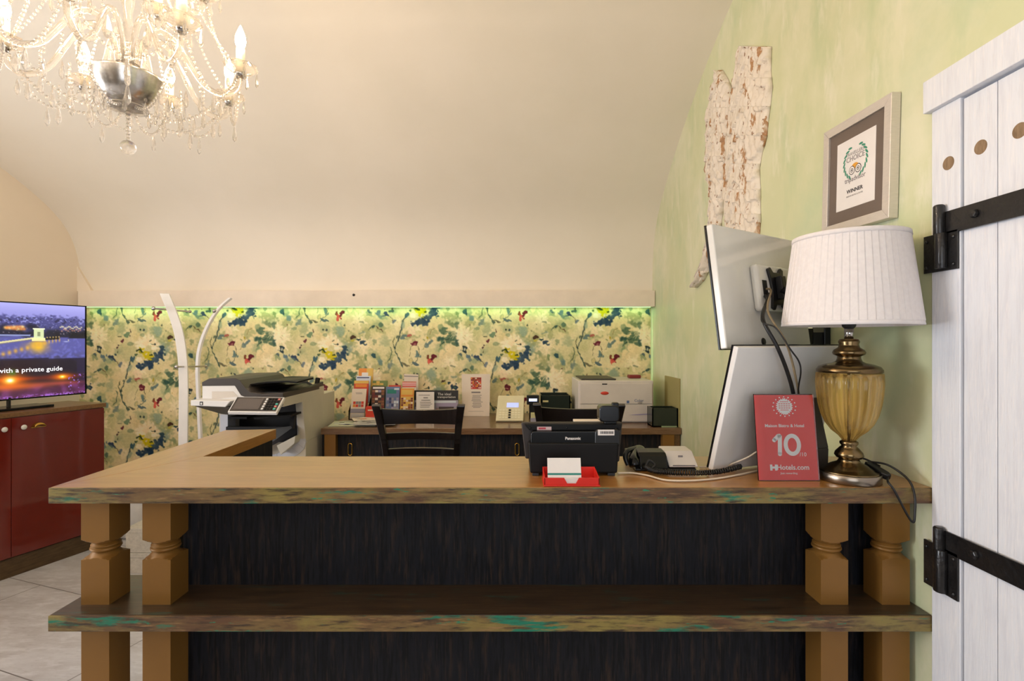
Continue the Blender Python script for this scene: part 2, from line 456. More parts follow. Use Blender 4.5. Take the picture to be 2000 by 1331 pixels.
# right wall with the doorway cut out
mb = MB(GREENW)
mb.box(WX, WX+0.15, 1.49, 4.7, 0, 3.8); mb.box(WX, WX+0.15, -0.9, 0.20, 0, 3.8); mb.box(WX, WX+0.15, 0.20, 1.49, 2.29, 3.8)
struct(mb, 'wall_right')
# left wall, slanting
mb = MB(PINKCREAM)
def lw_block(ya, yb, z0, z1):
    a = (lwx(ya), ya); b = (lwx(yb), yb)
    mb.prism([a, b, (b[0]-0.15, b[1]), (a[0]-0.15, a[1])], z1-z0, 'z', z0)
lw_block(4.6, 1.70, 0, 3.8); lw_block(-0.15, -0.9, 0, 3.8); lw_block(1.70, -0.15, 0, 0.7); lw_block(1.70, -0.15, 2.5, 3.8)
mb.prism([(-3.95, 1.972), (-3.672, 1.972), (-3.715, 2.045), (-3.765, 2.13), (-3.82, 2.23), (-3.88, 2.36), (-3.95, 2.40)], 0.03, 'y', 4.472)
struct(mb, 'wall_left')
# wall behind the camera with a window opening
REARP = M('rear_wall_paint', (96, 84, 70), 0.8)
mb = MB(REARP)
y0, y1 = -0.85, -0.70
mb.box(-6.2, 1.4, y0, y1, 0, 0.9); mb.box(-6.2, 1.4, y0, y1, 2.5, 3.8)
for x0, x1 in ((-6.2, -0.7), (0.9, 1.4)): mb.box(x0, x1, y0, y1, 0.9, 2.5)
struct(mb, 'wall_rear')
mb = MB(WHITEP)
for x0, x1, nm in ((-0.7, 0.9, 1),):
    mb = MB(WHITEP)
    for a_, b_ in ((x0, x0+0.05), (x1-0.05, x1), ((x0+x1)/2-0.025, (x0+x1)/2+0.025)): mb.box(a_, b_, -0.80, -0.75, 0.9, 2.5)
    mb.box(x0, x1, -0.80, -0.75, 0.9, 0.95); mb.box(x0, x1, -0.80, -0.75, 2.45, 2.5)
    struct(mb, 'window_%d' % nm)

# pelmet box above the wallpaper with its green strip light
mb = MB(PELMET)
mb.box(PX(152, 4.40), 1.229, 4.40, 4.50, 1.833, 1.972)
struct(mb, 'trim_1', 0.002)
mb = MB(BLACK); mb.lathe([(0.0001, -0.004), (0.011, -0.002), (0.011, 0.0)], (PX(691, 4.4), 4.3985, PZ(573.5, 4.4)), 16, axis='y')
o = mb.build('wall_sensor'); tag(o, 'tiny black round sensor on the cream pelmet above the floral wallpaper', 'sensor')
LEDM = M('green_light_strip', (190, 255, 180), 0.5, emit=(200, 255, 185), estr=1.0)
o = MB(LEDM).box(-3.70, 1.20, 4.43, 4.45, 1.8285, 1.833).build('light_strip')
tag(o, 'thin glowing green light strip under the cream pelmet', 'light strip')
o = area('pelmet_strip_light', (-1.25, 4.445, 1.826), (math.radians(12), 0, 0), 4.9, 0.015, 1.5, (0.50, 1.0, 0.44))
area('corner_strip_light', (1.2035, 4.4955, 1.38), (0, math.radians(-90), 0), 0.85, 0.008, 0.12, (0.45, 1.0, 0.50))

# ================================================================ wallpaper
def wallpaper_tile(S=2):
    W_, H_ = 357, 170
    h, w_ = H_*S, W_*S
    Y, X = np.mgrid[0:h, 0:w_]; X = X/S; Y = Y/S
    n1 = fnoise(h, w_, 5*S, 1); n2 = fnoise(h, w_, 1.6*S, 2); n3 = fnoise(h, w_, 12*S, 3); n4 = fnoise(h, w_, 2.2*S, 4)
    n5 = fnoise(h, w_, 0.8*S, 7)
    X2 = X+n4*0.7+n2*0.35; Y2 = Y+fnoise(h, w_, 2.2*S, 5)*0.7+fnoise(h, w_, 1.0*S, 6)*0.3
    img = np.zeros((h, w_, 3))
    base = np.array([222, 208, 166.]); img[:] = base
    def blend(mask, c, a=1.0):
        m = np.clip(mask*a, 0, 1)[..., None]
        img[:] = img*(1-m)+np.array(c, float)*m
    blend(np.clip(0.35*n1+0.25, 0, 1), (198, 190, 134), 0.6)
    blend(np.clip(0.5*n3, 0, 1), (184, 182, 132), 0.5)
    blend(np.clip(-0.5*n3+0.1*n1, 0, 1), (224, 202, 156), 0.7)
    def blob(cx, cy, rx, ry, ang=0, c=(0, 0, 0), a=1.0, soft=0.25, rag=0.14):
        ca, sa = math.cos(math.radians(ang)), math.sin(math.radians(ang))
        for (px, py) in ((cx, cy), (cx+178.5, cy-85)):
            dx = ((X2-px+178.5) % 357)-178.5; dy = ((Y2-py+85) % 170)-85
            u = (dx*ca+dy*sa)/rx; v = (-dx*sa+dy*ca)/ry
            q = np.sqrt(u*u+v*v)+n2*rag
            blend(np.clip((1+soft*0.5-q)/max(soft, 0.03), 0, 1), c, a)
    def stroke(pts, wd, c, a=0.9):
        for i in range(len(pts)-1):
            (x0, y0), (x1, y1) = pts[i], pts[i+1]
            L = math.hypot(x1-x0, y1-y0)
            blob((x0+x1)/2, (y0+y1)/2, L/2+wd*0.4, wd, math.degrees(math.atan2(y1-y0, x1-x0)), c, a, 0.35, 0.06)
    def daisy(cx, cy, r0, r1, n, a0, a1, c, al, wd=2.2):
        for k in range(n):
            t = math.radians(a0+(a1-a0)*k/(n-1)); rr = r1*(0.75+0.25*math.sin(k*2.7))
            blob(cx+math.cos(t)*(r0+rr)/2, cy+math.sin(t)*(r0+rr)/2, (rr-r0)/2, wd, math.degrees(t), c, al*(0.7+0.3*math.sin(k*1.9)**2), 0.35)
    NAVY = (42, 66, 90); CRM = (244, 226, 194); CRM2 = (244, 228, 200)
    TEALG = (104, 128, 112); SAGE = (148, 160, 122); DG = (78, 104, 82)
    # soft sage washes
    for (x, y, rx, ry) in ((1035, 672, 16, 15), (1020, 645, 11, 13), (839, 732, 11, 12), (845, 752, 9, 9), (862, 675, 10, 18), (1088, 690, 12, 8),
                           (1108, 663, 9, 10), (915, 716, 10, 10), (888, 625, 10, 8), (950, 640, 8, 13), (990, 640, 12, 8), (1125, 600, 8, 10)):
        blob(x, y, rx, ry, 20, SAGE, 0.55, 0.9, 0.25)
    blob(1021, 644, 8, 9, 0, (150, 166, 146), 0.8, 0.4); blob(1036, 676, 11, 10, 10, (140, 158, 146), 0.75, 0.5)
    for (x, y, rx, ry, an) in ((1043, 660, 10, 14, 20), (1060, 700, 14, 8, 30), (1100, 640, 10, 8, 0), (1094, 716, 12, 9, -20), (980, 740, 14, 8, 10), (1020, 735, 12, 8, -20), (1072, 655, 8, 12, 0), (1118, 700, 8, 12, 20)):
        blob(x, y, rx, ry, an, (158, 160, 112), 0.65, 0.7, 0.35)
    for (x, y) in ((1052, 686), (1088, 664), (1112, 724), (968, 668), (1078, 610), (1040, 722)):
        blob(x, y, 6, 4, (x*7) % 90-45, (132, 146, 112), 0.7, 0.5, 0.35)
    # pale daisies everywhere
    daisy(905, 655, 3, 30, 17, 0, 345, CRM, 0.85, 2.6); daisy(880, 705, 2, 20, 12, 0, 330, CRM, 0.75, 2.4)
    daisy(810, 635, 2, 17, 11, 0, 330, CRM, 0.8, 2.4); daisy(1075, 735, 2, 18, 12, 0, 330, CRM, 0.75, 2.4); daisy(1066, 668, 2, 22, 13, 0, 335, CRM, 0.7, 2.4)
    daisy(955, 712, 2, 16, 11, 0, 330, CRM, 0.5, 2.6)
    # the large dark green flower
    for (x, y, rx, ry, an) in ((874, 660, 9, 7, 30), (884, 655, 8, 10, -20), (862, 661, 7, 7, 0), (870, 645, 9, 6, 10), (888, 668, 7, 5, 30)):
        blob(x, y, rx, ry, an, DG, 0.85, 0.5, 0.3)
    blob(861, 659, 5.5, 4.5, 0, (56, 88, 78), 0.9, 0.5); blob(892, 665, 4, 5, 0, (66, 92, 84), 0.9, 0.4)
    blob(880, 630, 11, 4.5, 28, (112, 128, 92), 0.8, 0.5); blob(892, 634, 4, 7, 0, DG, 0.7, 0.5)
    blob(862, 675, 4, 10, 20, (120, 142, 106), 0.7, 0.6)
    daisy(893, 643, 2, 24, 7, 120, 215, (236, 222, 178), 0.75, 0.9); daisy(893, 643, 2, 20, 5, -60, 60, (236, 222, 178), 0.7, 1.1)
    blob(875, 678, 7, 7.5, 10, (234, 214, 170), 0.95, 0.3); blob(862, 687, 4.5, 6.5, 20, (230, 210, 164), 0.9, 0.3); blob(872, 681, 1.5, 1.5, 0, (200, 180, 110), 0.8)
    stroke([(858, 674), (868, 664), (878, 657)], 0.9, (54, 74, 66))
    # big flower: petals, yellow heart, navy fringe
    daisy(1003, 676, 5, 29, 21, 175, 375, CRM2, 0.95, 3.4); daisy(1006, 672, 3, 20, 12, 180, 360, (238, 216, 176), 0.9, 3)
    blob(982, 655, 9, 4, -50, (214, 196, 146), 0.5, 0.6)
    for (x, y, rx, ry, an) in ((1000, 711, 12, 7, -18), (1013, 703, 12, 7, -25), (1024, 692, 8, 9, -20), (990, 713, 7, 5, -10), (1028, 683, 5, 9, 0), (1008, 715, 9, 4, -20)):
        blob(x, y, rx, ry, an, NAVY, 0.88, 0.35, 0.3)
    blob(1018, 698, 7, 4, -30, (84, 106, 118), 0.6, 0.8)
    for (x, y) in ((1034, 690), (1033, 700), (1030, 676), (1036, 683)): blob(x, y, 2.6, 2, 20, (58, 84, 90), 0.9)
    daisy(1001, 688, 2, 17, 13, -35, 75, (170, 170, 80), 0.55, 0.8)
    blob(997, 689, 13, 7.5, 28, (206, 188, 22), 0.97, 0.35, 0.3); blob(990, 685, 5, 3, 30, (150, 146, 40), 0.8, 0.4)
    blob(984, 681, 4.5, 2.2, -30, (42, 62, 30), 0.95, 0.25); blob(992, 684, 5, 1.8, 35, (48, 66, 26), 0.95, 0.25); blob(1008, 691, 3.4, 1.6, -20, (52, 70, 26), 0.9, 0.25)
    blob(980, 690, 4, 2.2, 0, (60, 84, 60), 0.8, 0.3); blob(992, 694, 2, 1.2, 0, (232, 212, 90), 0.8); blob(986, 700, 6, 5, 20, CRM2, 0.9, 0.4)
    # stem
    stroke([(972, 693), (969, 703), (965, 714), (962, 724), (959, 738), (955, 750), (951, 757)], 1.5, (74, 88, 82))
    blob(973, 697, 3.5, 6, 20, (62, 96, 110), 0.9, 0.4); blob(966, 717, 3, 6, 10, (140, 158, 140), 0.7, 0.6)
    stroke([(951, 757), (950, 766), (954, 778), (960, 790), (965, 800)], 1.4, (74, 92, 80))
    stroke([(940, 760), (944, 770), (941, 782), (935, 790)], 1.1, (90, 108, 84)); stroke([(949, 762), (945, 752), (949, 742)], 1.1, (96, 98, 66))
    blob(966, 741, 6, 3.4, -28, (104, 124, 122), 0.9, 0.3); blob(955, 740, 3, 1.4, -50, (80, 96, 84), 0.8)
    blob(950, 762, 2.2, 1.6, 0, (52, 66, 60), 0.9)
    # pink, maroon, red flowers and their sprigs
    daisy(804, 644, 1, 12, 9, 0, 330, (236, 212, 178), 0.75, 3)
    blob(803, 652, 5.6, 3.4, -5, (170, 92, 84), 0.9, 0.35, 0.35); blob(801, 656, 3, 1.6, 10, (148, 130, 84), 0.8)
    stroke([(804, 655), (805, 664)], 0.7, (222, 190, 160)); blob(810, 669, 6.6, 4.6, 5, (98, 30, 46), 0.95, 0.2, 0.25); blob(810, 671, 2.4, 0.9, 5, (196, 140, 130), 0.8)
    stroke([(804, 672), (800, 684), (799, 694)], 0.5, (120, 112, 76)); stroke([(816, 673), (820, 684), (818, 694), (812, 703)], 0.6, (104, 96, 70))
    blob(815, 689, 3, 8, -8, (92, 118, 118), 0.9, 0.3); blob(812, 694, 2, 1, 0, (92, 118, 118), 0.9); blob(820, 694, 3, 1.1, -50, (92, 118, 118), 0.9)
    stroke([(815, 699), (808, 706), (803, 712)], 0.7, (88, 100, 90)); blob(802, 701, 4, 6, 20, (160, 160, 116), 0.7, 0.3); blob(802, 701, 2.4, 4.4, 20, (212, 196, 142), 0.8, 0.3)
    blob(811, 708, 7.5, 2.2, 17, (88, 106, 110), 0.95, 0.3); blob(790, 709, 6, 1.7, 24, (112, 108, 84), 0.9, 0.3)
    stroke([(826, 680), (834, 664), (840, 655)], 0.6, (150, 138, 90)); blob(839, 667, 7, 2.5, -38, (100, 120, 120), 0.9, 0.35); blob(833, 671, 3, 4, 0, (100, 122, 120), 0.8, 0.3)
    blob(834, 656, 2, 3, 0, (176, 156, 50), 0.9, 0.4); blob(827, 662, 3, 1.3, 55, (140, 150, 96), 0.8); stroke([(838, 650), (844, 643), (849, 638)], 0.6, (140, 118, 70))
    blob(846, 693, 5.2, 3.2, -20, (98, 26, 40), 0.95, 0.2, 0.3); blob(836, 696, 3, 3.6, 0, (112, 56, 34), 0.9, 0.25, 0.3); blob(843, 699, 5, 2.6, -35, (102, 28, 40), 0.95, 0.25, 0.3)
    blob(838, 703, 2.6, 6.5, 6, (204, 92, 80), 0.95, 0.3, 0.3); blob(844, 705, 3.4, 2, 20, (196, 92, 84), 0.9, 0.3); blob(846, 706, 1.6, 0.9, 0, (110, 30, 44), 0.9)
    # small navy and teal sprigs
    blob(908, 607, 4.6, 4.2, 10, (52, 86, 90), 0.95, 0.25, 0.35); blob(911, 611, 3, 2, 40, (48, 76, 84), 0.9, 0.25)
    blob(893, 611, 3, 6.2, -12, (132, 146, 100), 0.9, 0.3); blob(921, 619, 4.4, 6, -18, (104, 132, 130), 0.85, 0.45); blob(917, 613, 5, 4, 0, (140, 156, 120), 0.7, 0.5)
    blob(918, 632, 1.6, 1.2, 0, (92, 44, 50), 0.9); blob(941, 627, 4.6, 8, 18, (112, 130, 126), 0.8, 0.5, 0.3); blob(947, 630, 5, 5, 0, (170, 172, 128), 0.6, 0.6)
    blob(906, 679, 5.2, 5, 0, (44, 60, 66), 0.95, 0.25, 0.35); blob(907, 679, 2, 2.2, 0, (200, 200, 176), 0.9, 0.4); blob(904, 673, 2.2, 1.8, 0, (32, 42, 46), 0.95)
    blob(899, 690, 3.4, 2.4, 40, (86, 104, 108), 0.9, 0.3)
    blob(918, 694, 4.6, 6, 5, (92, 116, 130), 0.9, 0.35, 0.35); blob(932, 696, 4.8, 6, -35, (50, 68, 96), 0.95, 0.25, 0.3); blob(941, 690, 3.4, 2.4, 10, (56, 82, 84), 0.9, 0.25, 0.3)
    blob(926, 701, 9, 5, 20, (134, 154, 124), 0.6, 0.7); stroke([(937, 701), (943, 706), (947, 710)], 0.7, (100, 84, 74)); blob(948, 709, 3, 4.4, 10, (98, 112, 128), 0.85, 0.4)
    blob(953, 664, 3.6, 3.2, 20, (96, 40, 56), 0.9, 0.25, 0.3); blob(943, 677, 3, 3.6, 0, (74, 48, 56), 0.9, 0.25, 0.3); blob(944, 684, 1.2, 3, 0, (90, 92, 70), 0.8)
    blob(962, 650, 5, 4, -40, (104, 132, 104), 0.85, 0.4, 0.3); blob(947, 655, 2.6, 1.2, 20, (90, 90, 60), 0.8); blob(969, 644, 1, 3, 0, (86, 66, 56), 0.8); blob(969, 653, 1, 1.2, 0, (86, 66, 56), 0.8)
    blob(922, 716, 4.6, 4.4, -30, (92, 116, 96), 0.92, 0.3); stroke([(897, 727), (904, 720), (911, 720)], 1.1, (88, 104, 84)); blob(908, 720, 4, 2.2, -15, (66, 90, 82), 0.9); stroke([(912, 718), (920, 724), (925, 730)], 0.8, (110, 88, 62))
    blob(866, 741, 3.8, 3, -25, (72, 48, 36), 0.95, 0.25, 0.3); blob(877, 746, 3.6, 2.6, 10, (48, 72, 76), 0.95, 0.25, 0.3); blob(867, 747, 4, 2, 0, (196, 180, 70), 0.7, 0.5); blob(888, 753, 5.4, 5, 10, (40, 62, 84), 0.95, 0.2, 0.35)
    blob(888, 754, 2, 1.2, 0, (120, 150, 110), 0.5); blob(884, 712, 5, 1.8, 20, (136, 138, 110), 0.8, 0.4); blob(870, 716, 2, 1.2, 0, (150, 130, 96), 0.8); blob(852, 718, 1.6, 1.4, -40, (84, 92, 74), 0.9)
    blob(885, 733, 6, 2.4, -10, (140, 152, 132), 0.8, 0.4); blob(860, 729, 3, 2, 30, (140, 140, 108), 0.7); blob(829, 748, 3, 1.3, -50, (74, 86, 60), 0.9); blob(838, 755, 2.4, 2, -20, (48, 62, 58), 0.9); blob(833, 755, 4, 0.8, 0, (74, 86, 60), 0.9)
    blob(994, 643, 1.8, 1.8, 0, (58, 70, 72), 0.9); blob(972, 626, 6, 1.8, 22, (112, 108, 84), 0.9, 0.3); blob(810, 727, 1.6, 1.8, 0, (44, 60, 50), 0.9); blob(814, 737, 4, 3, 20, (150, 158, 120), 0.7, 0.4)
    daisy(925, 662, 2, 12, 6, 180, 300, (238, 220, 180), 0.7, 1.0); daisy(1085, 718, 1, 10, 6, 30, 200, (238, 220, 180), 0.6, 1.2)
    img += (n5*3.0)[..., None]
    img = 132+(img-128)*1.14
    return np.clip(img, 0, 255), S
TILE, TS = wallpaper_tile(2)
xs = np.arange(150.0, 1271.0, 1.1); ys = np.arange(594.0, 1005.0, 1.1)
Xp, Yp = np.meshgrid(xs, ys)
def samp(x, y):
    u = (x % 357)*TS; v = (y % 170)*TS
    u0 = np.floor(u).astype(int); v0 = np.floor(v).astype(int); fu = (u-u0)[..., None]; fv = (v-v0)[..., None]
    w2 = TILE.shape[1]; h2 = TILE.shape[0]
    g = lambda a, b: TILE[b % h2, a % w2]
    return (g(u0, v0)*(1-fu)+g(u0+1, v0)*fu)*(1-fv)+(g(u0, v0+1)*(1-fu)+g(u0+1, v0+1)*fu)*fv
cols = np_lin(samp(Xp, Yp))
WPY = 4.49
def wfn(U, V):
    px = 150+U*(xs[-1]-150); py = 594+V*(ys[-1]-594)
    return np.stack([(px-1000)/1000*WPY, np.full_like(px, WPY), E+(HY-py)/1000*WPY], -1)
wp = paint_mesh('wallpaper', cols, wfn, vcol_mat('floral_wallpaper', 0.6, spec=0.25))
tag(wp, 'cream wallpaper with yellow, navy and red watercolour flowers along the back wall', 'wallpaper')
md = wp.modifiers.new('thickness', 'SOLIDIFY'); md.thickness = 0.004; md.offset = 1

# ================================================================ door in the right wall
def yx(px, X=WX): return X/((px-1000.0)/1000.0)
door = MB(WHITEWOOD)
door.box(WX-0.008, WX+0.06, yx(1881), 1.4945, 0, 2.203)            # jamb
door.box(WX-0.008, WX+0.06, 0.20, 0.28, 0, 2.203)
door.box(WX-0.024, WX+0.06, 0.15, 1.507, 2.203, 2.296)             # lintel
struct(door, 'trim_2', 0.002)
dk = MB(WHITEWOOD)
edges = [yx(1883), yx(1949.5), 1.205, 1.10, 0.985, 0.88, 0.775, 0.66, 0.55, 0.44, 0.285]
for i in range(len(edges)-1):
    dk.box(WX-0.002, WX+0.03, edges[i+1]+0.0012, edges[i]-0.0012, 0.01, 2.196)
dleaf = struct(dk, 'door_1', 0.0015)
def dpart(mb, name, bevel=0.0):
    o = mb.build(name, None, bevel); o.parent = dleaf; return o
for px, py, jamb in ((1852.5, 316, 1), (1915.5, 284.5, 0), (1992, 252, 0)):
    X_ = WX-0.008 if jamb else WX-0.002
    y = X_/((px-1000)/1000); z = PZ(py, y)
    kb = MB(KNOT); kb.lathe([(0.0188, -0.0006), (0.0188, 0.004)], (X_, y, z), 24, axis='x'); dpart(kb, 'wood_plug')
for (zc, pz0, pz1, kz0, kz1, sgn) in ((None, 0, 0, 0, 0, 1), (None, 0, 0, 0, 0, -1)):
    st = MB(IRON)
    if sgn > 0:
        ys_, z0, z1, zz0, zz1 = yx(1858), 1.836, 1.900, 1.826, 1.900     # strap between these heights
        plate = (PZ(527, yx(1848)), PZ(452, yx(1848))); knuc = (PZ(460, yx(1835)), PZ(402, yx(1835)))
    else:
        ys_, z0, z1, zz0, zz1 = yx(1850), PZ(1075, yx(1852)), PZ(1033, yx(1852)), 0, 0
        plate = (PZ(1155, yx(1848)), PZ(1066, yx(1848))); knuc = (PZ(1143, yx(1833)), PZ(1019, yx(1833)))
    st.box(WX-0.014, WX-0.008, 0.55, ys_+0.01, z0, z1)
    for yb in (yx(1915.5), 1.10, 0.75):
        st.lathe([(0.0001, -0.012), (0.010, -0.010), (0.012, -0.004), (0.012, 0.0)], (WX-0.014, yb, (z0+z1)/2+0.003), 6, axis='x', smooth=False)
    st.lathe([(0.013, knuc[0]), (0.014, knuc[0]+0.004), (0.014, knuc[1]-0.004), (0.010, knuc[1])], (WX-0.022, yx(1834, WX-0.022), 0), 16)
    o = dpart(st, 'strap_hinge', 0.0015)
    pl = MB(IRON)
    pl.box(WX-0.014, WX-0.0085, yx(1880), yx(1814)+0.002, plate[0], plate[1])
    pl.lathe([(0.015, plate[0]+0.006), (0.015, plate[1]-0.004)], (WX-0.022, yx(1838, WX-0.022), 0), 14)
    for a in (yx(1872), yx(1819)):
        for b in (plate[0]+0.015, plate[1]-0.018):
            pl.lathe([(0.0001, -0.005), (0.005, -0.003), (0.006, 0.0)], (WX-0.014, a, b), 8, axis='x')
    dpart(pl, 'hinge_plate', 0.001)

# ================================================================ reception counter
CZ = 1.106
rc = thing('reception_counter', 'L-shaped wooden reception counter with gold posts and weathered green-streaked edges', 'counter', (0, 1.7, 0))
TH = 0.046
mb = MB(WOODTOP)
mb.prism([(-1.1512, 1.908), (-1.3545, 1.503), (WX-0.002, 1.503), (WX-0.002, 1.908)], TH, 'z', CZ-TH)
mb.use(WOODTOPY)
mb.prism([(-1.3555, 1.5031), (-1.1513, 1.9081), (-1.1513, 2.50), (-1.3825, 2.47)], TH, 'z', CZ-TH)
mb.build('countertop', rc, 0.0015)
MB(EDGE).box(-1.3555, WX-0.002, 1.497, 1.5028, CZ-TH, CZ-0.0005).build('front_edge', rc, 0.0012)
SZ = 0.731
mb = MB(SHELFW); mb.box(-1.357, WX-0.002, 1.503, 1.763, SZ-TH, SZ); mb.build('shelf', rc, 0.0015)
MB(EDGE).box(-1.357, WX-0.002, 1.497, 1.5028, SZ-TH, SZ-0.0005).build('shelf_edge', rc, 0.0012)
mb = MB(DARKOAK); mb.box(-1.085, WX-0.002, 1.690, 1.712, SZ, CZ-TH); mb.box(-1.085, WX-0.002, 1.690, 1.712, 0, SZ-TH)
mb.build('front_panel', rc)
mb = MB(DARKOAK); mb.box(-1.175, -1.156, 1.765, 2.47, 0, CZ-TH); mb.build('wing_panel', rc)
post_x = [(-1.314, -1.228), (-1.127, -1.041), (0.942, 1.025), (1.129, 1.213)]
def baluster(x0, x1, mb):
    s_ = (x1-x0)/2; cx = (x0+x1)/2; cy = 1.561+s_
    prof_ = [(0.062, SZ), (0.062, 0.8665), (0.0605, 0.8672), (0.052, 0.8705), (0.0435, 0.8735), (0.039, 0.878), (0.035, 0.8830), (0.0325, 0.8855), (0.034, 0.8875), (0.0395, 0.8895),
             (0.0415, 0.893), (0.0408, 0.897), (0.0372, 0.8992), (0.0362, 0.9003), (0.0392, 0.902), (0.0392, 0.9055), (0.036, 0.9085), (0.0335, 0.911), (0.037, 0.9145),
             (0.0435, 0.919), (0.051, 0.923), (0.057, 0.926), (0.0605, 0.928), (0.062, 0.9285), (0.062, CZ-TH)]
    N = 64; vs = []; fs = []
    for (R, z) in prof_:
        for k in range(N):
            a = 2*math.pi*(k+0.0)/N
            sq = s_/max(abs(math.cos(a)), abs(math.sin(a)))
            r = min(sq, R); vs.append((cx+r*math.cos(a), cy+r*math.sin(a), z))
    for i in range(len(prof_)-1):
        flat = prof_[i][0] >= 0.0605 and prof_[i+1][0] >= 0.0605
        for k in range(N):
            fs.append((i*N+k, i*N+(k+1) % N, (i+1)*N+(k+1) % N, (i+1)*N+k))
    fs.append(list(range(N))[::-1]); fs.append([(len(prof_)-1)*N+k for k in range(N)])
    b = len(mb.f); mb.add(vs, fs, True)
for x0, x1 in post_x:
    mb = MB(GOLD); baluster(x0, x1, mb); o = mb.build('turned_post', rc)
    m2 = o.data
    try:
        m2.shade_flat()
    except Exception: pass
    s_ = MB(GOLD); s_.box(x0, x1, 1.561, 1.561+(x1-x0), 0, SZ-TH); s_.build('lower_post', rc, 0.001)
# smooth by angle on the turned posts
for o in col.objects:
    if o.type == 'MESH' and o.name.startswith('turned_post'):
        me = o.data
        sharp = []
        import bmesh
        bm = bmesh.new(); bm.from_mesh(me)
        for f in bm.faces: f.smooth = True
        for e in bm.edges:
            if len(e.link_faces) == 2 and e.calc_face_angle(0) > math.radians(32): e.smooth = False
        bm.to_mesh(me); bm.free()

# ================================================================ red cabinet with television
CO = Vector((-3.27, 3.27)); CU = LU
cang = math.atan2(CU.y, CU.x)     # local x runs along the front, local y points to the wall
cab = thing('cabinet', 'glossy dark red cabinet with a wooden top standing along the left wall', 'cabinet', (CO.x, CO.y, 0), cang)
L0, L1 = -1.75, 0.627
CH = PZ(806, 3.27)
mb = MB(REDLACQ); mb.box(L0+0.01, L1-0.012, 0.012, 0.42, 0.125, CH-0.031); mb.build('body', cab, 0.002, local=True)
mb = MB(BROWNWOOD); mb.box(L0, L1, -0.004, 0.43, CH-0.031, CH); mb.build('top', cab, 0.002, local=True)
mb = MB(PLINTHW); mb.box(L0+0.01, L1-0.01, 0.008, 0.41, 0, 0.125); mb.build('plinth', cab, 0.001, local=True)
def tfor(px, off=0.0):
    k = (px-1000)/1000.0
    nx, ny = -CU.y, CU.x
    bx, by = CO.x+nx*off, CO.y+ny*off
    return (k*by-bx)/(CU.x-k*CU.y)
dx = [tfor(21)-1.28, tfor(21)-0.64, tfor(21), L1-0.014]
for i in range(3):
    d = MB(REDLACQ); d.box(dx[i]+0.0015, dx[i+1]-0.0015, -0.006, 0.0115, 0.132, CH-0.036); dd = d.build('door', cab, 0.0015, local=True)
    if i == 0: tk = dx[1]-0.14; th = dx[0]+0.11
    if i == 1: tk = tfor(5); th = dx[1]+0.12
    if i == 2: tk = tfor(43); th = tfor(74)
    kk = MB(WHITEG); kk.local = True
    kk.lathe([(0.0001, -0.030), (0.013, -0.029), (0.017, -0.023), (0.014, -0.015), (0.007, -0.010), (0.009, -0.006)], (tk, 0, PZ(834, 3.33)), 20, axis='y')
    ko = kk.build('knob', dd, local=True); ko['label'] = 'white round knob with a small brass centre'
    if i != 1:
        hh = MB(BRASS)
        N = 16; vs = []
        zc = PZ(833, 3.40)
        for j in range(7):
            ph = j/6*math.pi/2
            for k in range(N+1):
                th_ = math.pi*k/N
                vs.append((th+0.036*math.cos(th_)*(1-0.12*math.sin(ph)), -0.006-0.026*math.sin(ph), zc+0.030*math.sin(th_)*math.cos(ph*0.75)))
        fs = [(j*(N+1)+k, j*(N+1)+k+1, (j+1)*(N+1)+k+1, (j+1)*(N+1)+k) for j in range(6) for k in range(N)]
        hh.add(vs, fs, True); hh.box(th-0.042, th+0.042, -0.0085, -0.006, zc-0.006, zc)
        ho = hh.build('cup_handle', dd, local=True); ho['label'] = 'brass cup handle'
        m_ = ho.modifiers.new('t', 'SOLIDIFY'); m_.thickness = 0.002

# television
TOFF = 0.20
tb = CO+Vector((-CU.y, CU.x))*TOFF
tv = thing('television', 'flat television showing a night river view with a lit bridge on the red cabinet', 'television', (tb.x, tb.y, CH), cang)
T1 = tfor(168.5, TOFF); TW = 1.19; T0 = T1-TW
pr = tb+CU*T1
ZT = PZ(595, pr.y)-CH; ZB = PZ(766.5, pr.y)-CH
mb = MB(BLACK); mb.box(T0, T1, 0.0, 0.028, ZB, ZT); mb.box(T0+0.15, T1-0.15, 0.028, 0.055, ZB+0.02, ZT-0.15); mb.build('casing', tv, 0.003, local=True)
fr = MB(BLACKG)
for a in ((T0, T1, ZT-0.008, ZT), (T0, T1, ZB, ZB+0.010), (T0, T0+0.008, ZB, ZT), (T1-0.010, T1, ZB, ZT)): fr.box(a[0], a[1], -0.004, 0.0, a[2], a[3])
fr.build('bezel', tv, local=True)
tc_ = tfor(18, TOFF)
mb = MB(BLACKG)
mb.box(tc_-0.27, tfor(99, TOFF-0.06), -0.10, 0.10, 0.0005, 0.018); mb.build('stand_foot', tv, 0.003, local=True)
mb = MB(BLACK); mb.box(tc_-0.006, tc_+0.006, -0.006, 0.02, 0.018, ZB+0.02); mb.build('stand_neck', tv, local=True)
